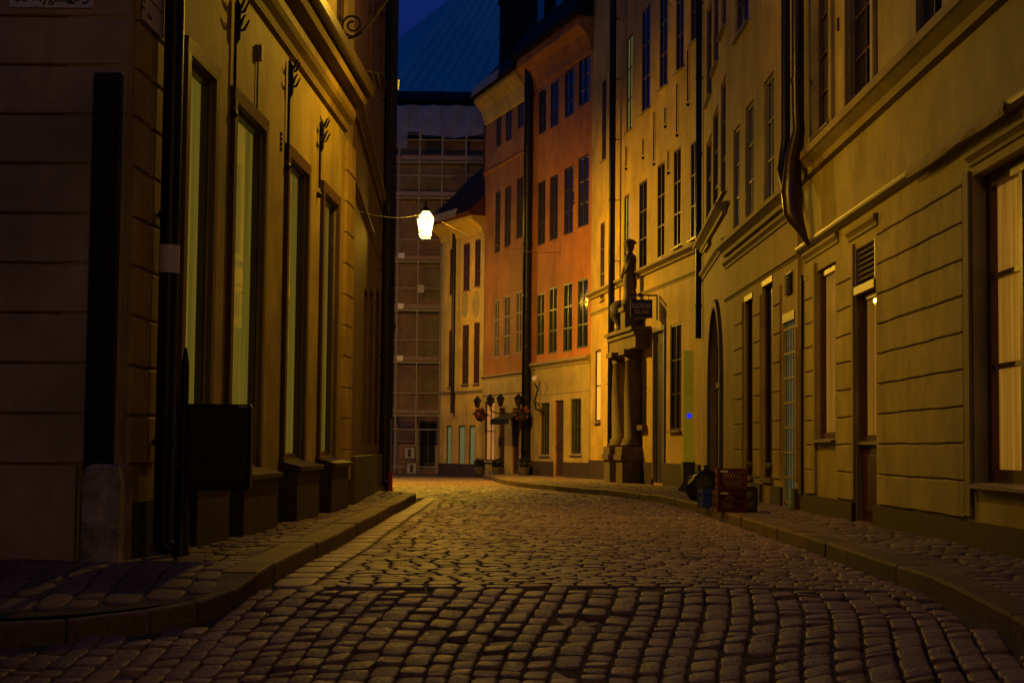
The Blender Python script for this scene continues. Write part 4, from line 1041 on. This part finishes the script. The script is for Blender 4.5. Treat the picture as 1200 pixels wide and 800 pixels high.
# black vertical duct on the front
b = MB(); xa, xb = at_y(106,300,12.58).x, at_y(137,300,12.58).x; bx(b, xa, xb, 12.55, 12.655, .80, at_y(120,86,12.58).z); b.build('cable_duct', M['pipe'], lr)
b = MB(); bm_ = None
g0x, g1x = at_y(97,600,12.5).x, -2.925
prof = [(0,-.5),(0,.55),(.004,.74),(.02,.82),(.06,.85)]
vs = []
for i, (ins, h) in enumerate(prof):
    for (x, y) in ((g0x+ins,12.46+ins*.6),(g1x-ins,12.46+ins*.6),(g1x-ins*.6,12.62),(g1x-ins*.3,12.86-ins),(g0x+ins,12.86-ins)):
        vs.append(Lloc(x,y,h))
b.add(vs, [(5*i+k,5*i+(k+1)%5,5*i+5+(k+1)%5,5*i+5+k) for i in range(len(prof)-1) for k in range(5)]+[tuple(20+k for k in range(5))])
b.build('corner_guard_stone', M['guard'], lr)
b = MB(); bx(b, -12.2, -2.7, 12.3, 26.0, 13.002, 13.3); b.build('eaves', M['roof'], lr)

# street signs
def text(body, size, mat, parent, loc, rot, ext=.003, name='lettering', align='LEFT'):
    cu = bpy.data.curves.new(name, 'FONT'); cu.body = body; cu.size = size; cu.extrude = ext; cu.align_x = align
    o = bpy.data.objects.new(name, cu); COL.objects.link(o)
    me = bpy.data.meshes.new_from_object(o); bpy.data.objects.remove(o); me.materials.append(mat)
    o = bpy.data.objects.new(name, me); COL.objects.link(o); o.parent = parent; o.location = loc; o.rotation_euler = rot; return o
zs0 = at_y(60,9,12.64).z; xs0, xs1 = at_y(11,5,12.64).x, at_y(109,7,12.64).x
r_ = empty('street_name_sign', (xs0, 12.64, zs0), 0, 'pale enamel street name plate on the dark front of the corner house', 'sign')
MB().box(0,xs1-xs0,0,.012,0,.24).build('plate', M['white'], r_)
text('St. Nygatan', .105, M['black'], r_, (.04,-.004,.045), (R(90),0,0)); text('2-3', .14, M['black'], r_, (.44,-.004,.03), (R(90),0,0))
ua, ub = colu(Lh,172), colu(Lh,141+6)
za_ = lz(172,35); 
P = Lh.P0 + Lh.t*ub + Lh.n*.045
r_ = empty('block_name_sign', (P.x,P.y,za_), Lh.root.rotation_euler.z, 'pale framed plate with upright letters on the yellow side of the corner house', 'sign')
MB().box(ua-ub,0,0,.012,0,.55).build('plate', M['white'], r_)
b = MB(); 
for z in (.20,.40): b.box(ua-ub+.01,-.13,.013,.016,z,z+.008)
b.build('rule_line', M['black'], r_)
text('1-8', .12, M['black'], r_, (-.03,.016,.06), (R(90),R(-90),R(180)), name='upright_number'); text('K. 8a', .05, M['black'], r_, (-.13,.016,.05), (R(90),0,R(180)))

# brown house, left, second
Kh = Fac('brown_house', 'narrow red-brown house squeezed between the corner house and the black house corner', 'house', K_far, K_near, 15.0, M['brown'])
zK = Kh.pix(436,200)[1]
Kh.band(zK-.15, zK+.10, .14, mat=M['brown']); Kh.band(zK-1.3, zK-1.15, .06, name='moulding', mat=M['brown'])
for pa, pb in ((424,428),(431,435),(438,442)):
    for yt, yb in ((-40,60),):
        fwin(Kh,pa,pb,yt,yb,cols=2,rows=3,frame='frame_br',d=-.08)
    fwin(Kh,pa,pb,335,520,cols=1,rows=3,frame='wood',d=-.1,pane='pane',sill=False)
for px, y in ((416.5,68),(424,108),(434,140)):
    pass
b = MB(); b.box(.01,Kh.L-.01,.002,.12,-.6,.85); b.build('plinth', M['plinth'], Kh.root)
Kh.pipe(udc(Kh,448,.12), .2, 14.8, d=.12, r=.06, mat='pipe')
Kh.wall(); Kh.pitched()

# black house end
x_out = at_y(466.5, 60, K_far[1]).x
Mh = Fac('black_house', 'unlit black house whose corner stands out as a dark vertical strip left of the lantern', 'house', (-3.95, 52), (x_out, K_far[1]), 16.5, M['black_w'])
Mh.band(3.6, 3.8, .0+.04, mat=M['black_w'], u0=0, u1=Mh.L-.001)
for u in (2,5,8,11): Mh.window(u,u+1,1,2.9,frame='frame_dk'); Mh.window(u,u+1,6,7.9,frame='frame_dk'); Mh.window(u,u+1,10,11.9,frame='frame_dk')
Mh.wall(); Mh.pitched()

# house behind the camera and across the side street (block the sky as the real street does)
X1h = Fac('near_left_house', 'plastered house on the near side of the side street, left of the camera', 'house', (-3.1, 5.5), (-3.1,-12), 13, M['ochre'])
for k in range(5): X1h.window(1.2+k*3.2,2.3+k*3.2,1,3.6); X1h.window(1.2+k*3.2,2.3+k*3.2,5.4,7.4)
X1h.wall(); X1h.pitched()

Y1h = Fac('rear_street_house', 'plastered house closing the street behind the viewpoint', 'house', (-8,-15.5), (9,-15.5), 14, M['yellow'])
for k in range(5): Y1h.window(1.2+k*3.1,2.3+k*3.1,1,3.2); Y1h.window(1.2+k*3.1,2.3+k*3.1,5.4,7.4)
Y1h.wall(); Y1h.pitched()
Z1h = Fac('side_street_house', 'plastered house at the bend of the side street on the left', 'house', (-15,14), (-15,3), 14, M['ochre'])
for k in range(3): Z1h.window(1.2+k*3.1,2.3+k*3.1,1,3.2); Z1h.window(1.2+k*3.1,2.3+k*3.1,5.4,7.4)
Z1h.wall(); Z1h.pitched()
# ------------------------------------------------------------------ lanterns
M['lampglass'] = lampglass('lantern_glass_lit', (1.0,.70,.26), 11)
M['bulb'] = flat('bulb', (1,1,1), emit=(1,.8,.45), es=25)
def lantern(parent, z0, s=1.0, refl=None):
    """old street lantern, local origin under the hook; z0 = bottom of glass"""
    H_ = .44*s; rb, rt_ = .135*s, .215*s; rot = math.pi/4
    g = MB(); g.lathe((0,0,z0), [(rb,0),(rt_,H_)], 6, False, rot); g.lathe((0,0,z0+H_), [(rt_*.96,.012),(.09*s,.17*s)], 6, False, rot); g.build('glass', M['lampglass'], parent)
    bb = MB(); bb.lathe((0,0,z0+.10*s), [(0,0),(.07*s,.03*s),(.095*s,.10*s),(.08*s,.17*s),(.04*s,.22*s),(0,.23*s)], 12); bb.build('bulb', M['bulb'], parent)
    f = MB()
    for k in range(6):
        q = 2*math.pi*k/6+rot; c_, s_ = math.cos(q), math.sin(q)
        f.tube([(rb*c_,rb*s_,z0),(rt_*c_,rt_*s_,z0+H_)], .010*s, 5); f.tube([(rt_*c_,rt_*s_,z0+H_),(.09*s*c_,.09*s*s_,z0+H_+.18*s)], .007*s, 5)
        f.lathe((rt_*1.05*c_,rt_*1.05*s_,z0+H_+.01), [(0,-.02),(.018,0),(0,.03)], 6)
    for rr_, zz in ((rb,z0),(rt_,z0+H_)):
        f.tube([(rr_*math.cos(2*math.pi*k/6+rot), rr_*math.sin(2*math.pi*k/6+rot), zz) for k in range(7)], .011*s, 5)
    f.build('frame', M['iron'], parent)
    c = MB(); c.lathe((0,0,z0+H_+.17*s), [(.10*s,0),(.11*s,.03*s),(.05*s,.08*s),(.03*s,.14*s),(.045*s,.17*s),(.02*s,.21*s),(0,.28*s)], 12); c.build('finial', M['iron'], parent)
    rf_ = MB(); rf_.lathe((0,0,z0+(refl or H_*.86)), [(0,.03*s),(.10*s,.02*s),(.17*s,-.01*s),(.165*s,-.02*s),(.09*s,.008*s),(0,.012*s)], 16); rf_.build('cutoff_disc', M['sill'], parent)  # disc added inside the glass to cut off light going upward
    b_ = MB(); b_.lathe((0,0,z0), [(rb*.86,.0),(rb*.9,-.02),(rb*1.04,-.01),(rb*1.02,.01)], 6, False, rot); b_.build('base_ring', M['iron'], parent)
def plight(name, loc, W, r=.14, col=LAMP_COL, parent=None):
    l = bpy.data.lights.new(name, 'POINT'); l.energy = W; l.color = col; l.shadow_soft_size = r
    o = bpy.data.objects.new(name, l); COL.objects.link(o); o.location = loc
    if parent: o.parent = parent
    return o
LP2 = at_y(498.5, 278, 50.0)
r2 = empty('street_lantern', LP2, 0, 'glowing lantern hung on a wire over the street', 'street lamp')
lantern(r2, 0.0, 1.30, .13)
plight('lamp_light', (0,0,.02), LAMP2_W, parent=r2, r=.07)
# suspension wires
pw = Lh.P0 + Lh.t*colu(Lh,404) + Lh.n*.02; pw.z = lz(404,240)
pe = Eh.P0 + Eh.t*colu(Eh,655) + Eh.n*.02; pe.z = Eh.pix(655,296)[1]
topL = LP2 + Vector((0,0,.78))
def wire(a, b_, sag, name, lab):
    a = Vector(a); b_ = Vector(b_); pts = []
    for i in range(17):
        t = i/16; p = a.lerp(b_, t); p.z -= sag*4*t*(1-t); pts.append(p-a)
    o = MB().tube(pts, .010, 5).build(name, M['steel'], None, a); tag(o, lab, 'wire'); return o
wire(pw, topL, .15, 'suspension_wire', 'thin wire from the corner house wall to the glowing lantern')
wire(topL, pe, .4, 'suspension_wire', 'thin wire from the glowing lantern across to the orange house')

# bracket lantern on the corner house, its lamp just above the frame
ub_ = colu(Lh,372); zs_ = lz(372,22)
r1 = empty('bracket_lantern', Lh.P0+Lh.t*ub_+Vector((0,0,0)), Lh.root.rotation_euler.z, 'wrought iron scroll bracket above the heavy cornice of the corner house', 'street lamp')
zz = zs_
b = MB(); pts = []
for k in range(40):
    q = k/39*math.pi*3.4; rr_ = .04+.035*q/ math.pi*1.1
    pts.append((0, .38+rr_*math.cos(q+1.2), zz+.08+rr_*math.sin(q+1.2)))
b.tube(pts, .016, 6)
b.tube([(0,.0,zz+.5),(0,.10,zz+.0),(0,.22,zz-.12),(0,.38,zz-.10),(0,.62,zz+.10),(0,.9,zz+.5),(0,1.4,zz+.78),(0,2.1,zz+.8)], .018, 6)
b.tube([(0,0,zz+.95),(0,2.1,zz+.95)], .022, 6); b.tube([(0,.01,zz-.3),(0,.01,zz+1.1)], .025, 6); b.tube([(0,2.1,zz+.95),(0,2.1,zz+.62)], .014, 6)
b.build('bracket', M['iron'], r1)
ln = empty('lantern', (0,2.1,zz+.55)); ln.parent = r1
lantern(ln, 0.0, 1.1)
plight('lamp_light', (0,2.1,zz+.58), LAMP1_W, parent=r1, r=.05)

# the street's next lanterns: one round the far corner of the black house, one behind the viewpoint
P3 = at_y(451, 345, 64.0)
r3 = empty('street_lantern', P3, 0, 'lantern on the far corner of the black house, beyond the dark strip', 'street lamp'); lantern(r3, 0, 1.0)
b = MB(); b.tube([(0,0,.65),(0,0,.9),(0,-.25,1.1),(0,-.8,1.05),(.6,-12.1,1.05)], .02, 6); b.build('arm', M['iron'], r3)
plight('lamp_light', (0,0,.03), LAMP3_W, parent=r3)
P4 = Vector((1.6, -3.0, 7.0))
r4 = empty('street_lantern', P4, 0, 'lantern over the street behind the viewpoint', 'street lamp'); lantern(r4, 0, 1.0)
b = MB(); b.tube([(0,0,.65),(0,0,1.0),(2.7,0,1.0)], .02, 6); b.build('arm', M['iron'], r4)
plight('lamp_light', (0,0,.03), LAMP4_W, parent=r4)

# ------------------------------------------------------------------ street objects
# sign cabinet on a thick post at left
p = at_z(212, 654, .10)
r_ = empty('sign_cabinet_post', (p.x,p.y,gz(-1.75,p.y)+.10), 0, 'black flat cabinet on a thick tapering black post beside the corner downpipe', 'sign post')
b = MB(); b.lathe((0,0,0), [(0,0),(.075,0),(.075,.03),(.06,.06),(.055,.35),(.035,.5),(.033,1.45),(.03,1.55),(.012,1.66),(0,1.68)], 14); b.build('post', M['pipe'], r_)
k_ = p.y/F
b = MB(); x0, x1 = .02, 80*k_; z0_ = 1.0-(573-521)*k_ - r_.location.z; z1_ = 1.0+(521-473)*k_ - r_.location.z
def rbox(b, x0, x1, y0, y1, z0, z1, c):
    pr = [(x0+c,z0),(x1-c,z0),(x1-c*.3,z0+c*.3),(x1,z0+c),(x1,z1-c),(x1-c*.3,z1-c*.3),(x1-c,z1),(x0+c,z1),(x0+c*.3,z1-c*.3),(x0,z1-c),(x0,z0+c),(x0+c*.3,z0+c*.3)]
    n = len(pr); b.add([(x,y0,z) for x,z in pr]+[(x,y1,z) for x,z in pr], [tuple(range(n)),tuple(range(2*n-1,n-1,-1))]+[(i,n+i,n+(i+1)%n,(i+1)%n) for i in range(n)])
rbox(b, x0, x1, -.05, .06, z0_, z1_, .025); b.build('cabinet', M['pipe'], r_)
b = MB(); rbox(b, x0+.03, x1-.03, -.062, -.052, z0_+.03, z1_-.03, .02); b.build('cabinet_door', M['iron'], r_)
b = MB(); b.box(x1-.11,x1-.03,-.066,-.063,z1_-.028,z1_-.012); b.build('label_plate', M['sill'], r_)

# hanging sign by portal
ud = colu(Ch,771.5)
zt_ = Ch.pix(753,345)[1]; P = Ch.P0+Ch.t*ud+Ch.n*.0
yS = P.y
xL, xR = at_y(738,345,yS).x, at_y(770.5,345,yS).x; zT = at_y(755,346,yS).z
r_ = empty('hanging_shop_sign', (xR, yS, zT), 0, 'small black hanging shop sign with pale lettering in a square iron bracket beside the portal', 'sign')
Wb = xL-xR; b = MB(); b.box(Wb,0,-.02,.02,-.02,.02); b.box(-.03,.01,-.02,.02,-(375-346)*yS/F,-.02); b.build('bracket', M['iron'], r_)
sw0, sw1 = at_y(739,360,yS).x-xR, at_y(764.5,360,yS).x-xR; s0, s1 = -(373-346)*yS/F, -(351-346)*yS/F
MB().box(sw0,sw1,-.03,.03,s0,s1).build('board', M['black'], r_)
b = MB()
for x in (sw0+.1, sw1-.1): b.tube([(x,0,s1),(x,0,-.02)], .012, 5)
b.build('hook', M['iron'], r_)
cx = (sw0+sw1)/2
text('GODIS', .17, M['cream_lt'], r_, (cx,-.035,s1-.23), (R(90),0,0), align='CENTER'); text('GLASS', .14, M['cream_lt'], r_, (cx,-.035,s1-.38), (R(90),0,0), align='CENTER'); text('KAFFE BAR', .075, M['cream_lt'], r_, (cx,-.035,s1-.54), (R(90),0,0), align='CENTER')

# lit pillar with blue button: a pale advertising column
p = at_z(806, 575, .1); Yp = 36.5
x0, x1 = at_y(800.5,500,Yp).x, at_y(812.5,500,Yp).x; z1_ = at_y(806,411,Yp).z
P0_ = Vector(((x0+x1)/2, Yp, .1)); 
r_ = empty('banner_board', P0_, 0, 'tall yellow-green upright board with a small blue light near its middle', 'display board')
hw_ = (x1-x0)/2
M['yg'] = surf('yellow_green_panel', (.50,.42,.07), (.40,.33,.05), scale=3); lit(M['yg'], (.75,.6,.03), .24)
zb_ = at_y(806,541,Yp).z-.1
b = MB(); b.prof(-hw_,hw_,[(-.06,zb_),(-.06,z1_-.1),(.06,z1_-.1),(.06,zb_)]); b.build('panel', M['yg'], r_)
b = MB(); b.lathe((0,0,0), [(0,0),(.22,0),(.22,.08),(.13,.2),(.16,zb_),(0,zb_)], 14); b.build('stone_foot', M['stone'], r_)
b = MB(); zc = at_y(806,487,Yp).z-.1; b.tube([(.015,-.09,zc),(.015,-.061,zc)], .055, 14); b.build('blue_light', M['blue_em'], r_)

# crates
def crate(parent, w_, d_, h_, mat):
    b = MB(); t = .012
    b.box(-w_/2,w_/2,-d_/2,d_/2,0,.015)
    b.box(-w_/2-.012,w_/2+.012,-d_/2-.012,d_/2+.012,h_-.03,h_-.028) if False else None
    for sg in (-1,1):
        y = sg*d_/2; x = sg*w_/2
        for z0, z1 in ((.015,.05),(h_*.46,h_*.54),(h_-.06,h_)):
            b.box(-w_/2,w_/2,y-t,y+t,z0,z1); b.box(x-t,x+t,-d_/2+t,d_/2-t,z0,z1)
        for z0, z1 in ((.05,h_*.46),(h_*.54,h_-.06)):
            for k in range(9):
                for q in (0,1):
                    xa = -w_/2+w_*(k+.5)/9; dx = (w_/9)*.5*(1 if q else -1)
                    b.add([(xa-dx-.006,y-t*.6,z0),(xa-dx+.006,y-t*.6,z0),(xa+dx+.006,y-t*.6,z1),(xa+dx-.006,y-t*.6,z1)], [(0,1,2,3)])
                    ya = -d_/2+d_*(k+.5)/9; dy = (d_/9)*.5*(1 if q else -1)
                    b.add([(x-t*.6,ya-dy-.006,z0),(x-t*.6,ya-dy+.006,z0),(x-t*.6,ya+dy+.006,z1),(x-t*.6,ya+dy-.006,z1)], [(0,1,2,3)])
        for s2 in (-1,1): b.box(x-t*1.3,x+t*1.3,s2*d_/2-t*1.3,s2*d_/2+t*1.3,.0,h_)
    b.build('crate_body', M[mat], parent)
cy = 24.0; cx = at_y(855,590,cy).x
zc = gz(3.05,cy)+.128
for k, lab in ((0,'lower red plastic crate of the pair stacked on the right kerb'),(1,'upper red plastic crate of the pair stacked on the right kerb')):
    r_ = empty('plastic_crate', (cx+.02*k, cy, zc+.315*k), R(4-6*k), lab, 'crate', 'crates on the right pavement'); crate(r_, .40, .36, .31, 'crate_red')
    b = MB(); b.box(-.17,-.06,-.1925,-.1915,.255,.285) ; b.build('label_strip', M['white'], r_)
r_ = empty('plastic_crate', (at_y(829,590,25.8).x+.03, 25.8, zc), R(8), 'small blue plastic crate standing left of the stacked red crates', 'crate', 'crates on the right pavement'); crate(r_, .26, .3, .28, 'crate_blue')
r_ = empty('plastic_crate', (at_y(874,590,24.2).x, 24.3, zc), R(-3), 'low dark crate right of the stacked red crates', 'crate', 'crates on the right pavement'); crate(r_, .3, .4, .36, 'crate_dk')
b = MB(); rr = random.Random(9)
prof = [(0,0),(.27,.02),(.33,.14),(.31,.30),(.25,.42),(.13,.50),(.05,.54),(.035,.57),(.06,.61),(0,.62)]; n = 22
vs = [((r+(.03*math.sin(k*2.3+z*9)+.025*math.sin(k*.9+z*14))*(r>.06))*math.cos(2*math.pi*k/n), (r+.03*math.cos(k*1.7+z*7)*(r>.1))*math.sin(2*math.pi*k/n), z) for r, z in prof for k in range(n)]
b.add(vs, [(i*n+k,i*n+(k+1)%n,(i+1)*n+(k+1)%n,(i+1)*n+k) for i in range(len(prof)-1) for k in range(n)], True)
o = b.build('bin_bag', M['bag'], None, (at_y(822,570,28.3).x+.08, 28.3, gz(3.05,28.3)+.128)); tag(o, 'tied black rubbish bag behind the blue crate', 'bin bag')

# leaning boards by the portal
yb_ = 47.0
for i, (pa, pb, yt, mat, lab) in enumerate(((742,749,517,'sill','narrow pale board leaning beside the portal pedestals'),(749.5,762,518,'board_blue','dark blue-grey board leaning right of the narrow pale board'))):
    x0, x1 = at_y(pa,540,yb_).x, at_y(pb,540,yb_).x; h = at_y(pa,yt,yb_).z - .1; hw_ = (x1-x0)/2
    r_ = empty('leaning_board', ((x0+x1)/2, yb_, .08), 0, lab, 'board', 'boards leaning by the portal')
    b = MB(); b.add([(-hw_,0,0),(hw_,0,0),(hw_,.3,h),(-hw_,.3,h),(-hw_,.05,0),(hw_,.05,0),(hw_,.35,h),(-hw_,.35,h)], [(0,1,2,3),(4,5,6,7),(0,1,5,4),(1,2,6,5),(2,3,7,6),(3,0,4,7)]); b.build('board', M[mat], r_)

# cafe front: wall lanterns, awning board, hanging baskets, planters
def fpos(f, px, py, d): 
    u, z = f.pix(px, py, d); P = f.P0+f.t*u+f.n*d; return Vector((P.x,P.y,z))
glob = flat('unlit_globe', (.012,.010,.008), rough=.2)
for i, (px, py) in enumerate(((559.5,470),(574.5,468),(586.5,468),(607.5,468))):
    P = fpos(Fh,px,py,.5)
    labs = ('first unlit cafe lantern, at the corner nearest the small yellow house','unlit cafe lantern above the peach-lit window','unlit cafe lantern between the lit window and the dark awning','unlit cafe lantern beside the thick black downpipe')
    r_ = empty('wall_lantern', P, Fh.root.rotation_euler.z, labs[i], 'wall lantern', 'unlit lanterns on the cafe front')
    b = MB(); b.lathe((0,0,-.25), [(.08,0),(.15,.26),(.18,.28),(.06,.42),(0,.48)], 6, False); b.build('housing', glob, r_)
    b = MB(); b.tube([(0,-.5,-.55),(0,-.2,-.5),(0,0,-.40),(0,0,-.25)], .025, 6); b.build('arm', M['iron'], r_)
P = fpos(Fh,595,487,.45)
b = MB(); b.prof(-1.1,1.1,[(-.45,.15),(.35,-.12),(.35,-.32),(.3,-.32),(.3,-.15),(-.45,.1)]); o = b.build('awning', M['bag'], None, P); o.rotation_euler = (0,0,Fh.root.rotation_euler.z); tag(o,'short dark folded awning over the cafe doors','awning')
def clump(px, py, f, d, r, nm, lab, mat, mat2=None, cnt=140, cat='plant', grp=None, pot=None):
    P = fpos(f,px,py,d); r_ = empty(nm, P, 0, lab, cat, grp); rr = random.Random(int(px))
    for mname, cn, nn in ((mat,cnt,'foliage'),(mat2,cnt//3,'blossoms')):
        if not mname: continue
        b = MB()
        for _ in range(cn):
            v = Vector((rr.gauss(0,1),rr.gauss(0,1),rr.gauss(0,1))).normalized()*r*rr.uniform(.4,1.05); v.z *= .9
            a = Vector((rr.gauss(0,1),rr.gauss(0,1),rr.gauss(0,1))).normalized()*.07; c = a.cross(Vector((rr.gauss(0,1),rr.gauss(0,1),rr.gauss(0,1)))).normalized()*.05
            b.quad(v-a, v-c, v+a, v+c)
        b.build(nn, M[mname], r_)
    if pot: b = MB(); b.lathe((0,0,0), pot, 12); b.build('pot', M['plinth'], r_)
clump(563,485,Fh,.5,.26,'flower_basket','hanging basket of red flowers at the far cafe corner','leaf','flower',grp='flower baskets on the cafe front',pot=[(0,-.3),(.14,-.25),(.2,-.08)])
clump(612,484,Fh,.5,.26,'flower_basket','hanging basket of red flowers beside the thick black downpipe','leaf','flower',grp='flower baskets on the cafe front',pot=[(0,-.3),(.14,-.25),(.2,-.08)])
for px, lab in ((562,'dark bushy planter at the foot of the cafe corner next to the small yellow house'),(583,'dark bushy planter between the lit cafe window and the door'),(614,'dark bushy planter at the foot of the thick black downpipe')):
    clump(px,543,Fh,.45,.22,'planter',lab,'leaf',None,cnt=200,grp='planters outside the cafe',pot=[(0,-.68),(.17,-.68),(.22,-.12),(.19,-.12),(0,-.2)])
# wall torch on orange house
P = fpos(Eh,630,466,.2)
r_ = empty('wall_torch', P, Eh.root.rotation_euler.z, 'ornate iron wall bracket with a small pale globe on the orange house ground floor', 'wall bracket')
b = MB(); b.tube([(0,-.18,-.5),(0,.05,-.4),(0,.1,-.1),(0,.0,.3),(0,.1,.5)], .035, 6); b.tube([(-.25,0,-.3),(0,.1,-.1),(.25,0,-.3)], .025, 6); b.build('iron_arm', M['iron'], r_)
b = MB(); b.lathe((0,.1,.55), [(0,0),(.09,.03),(.12,.12),(.08,.2),(0,.24)], 10); b.build('globe', M['white'], r_)
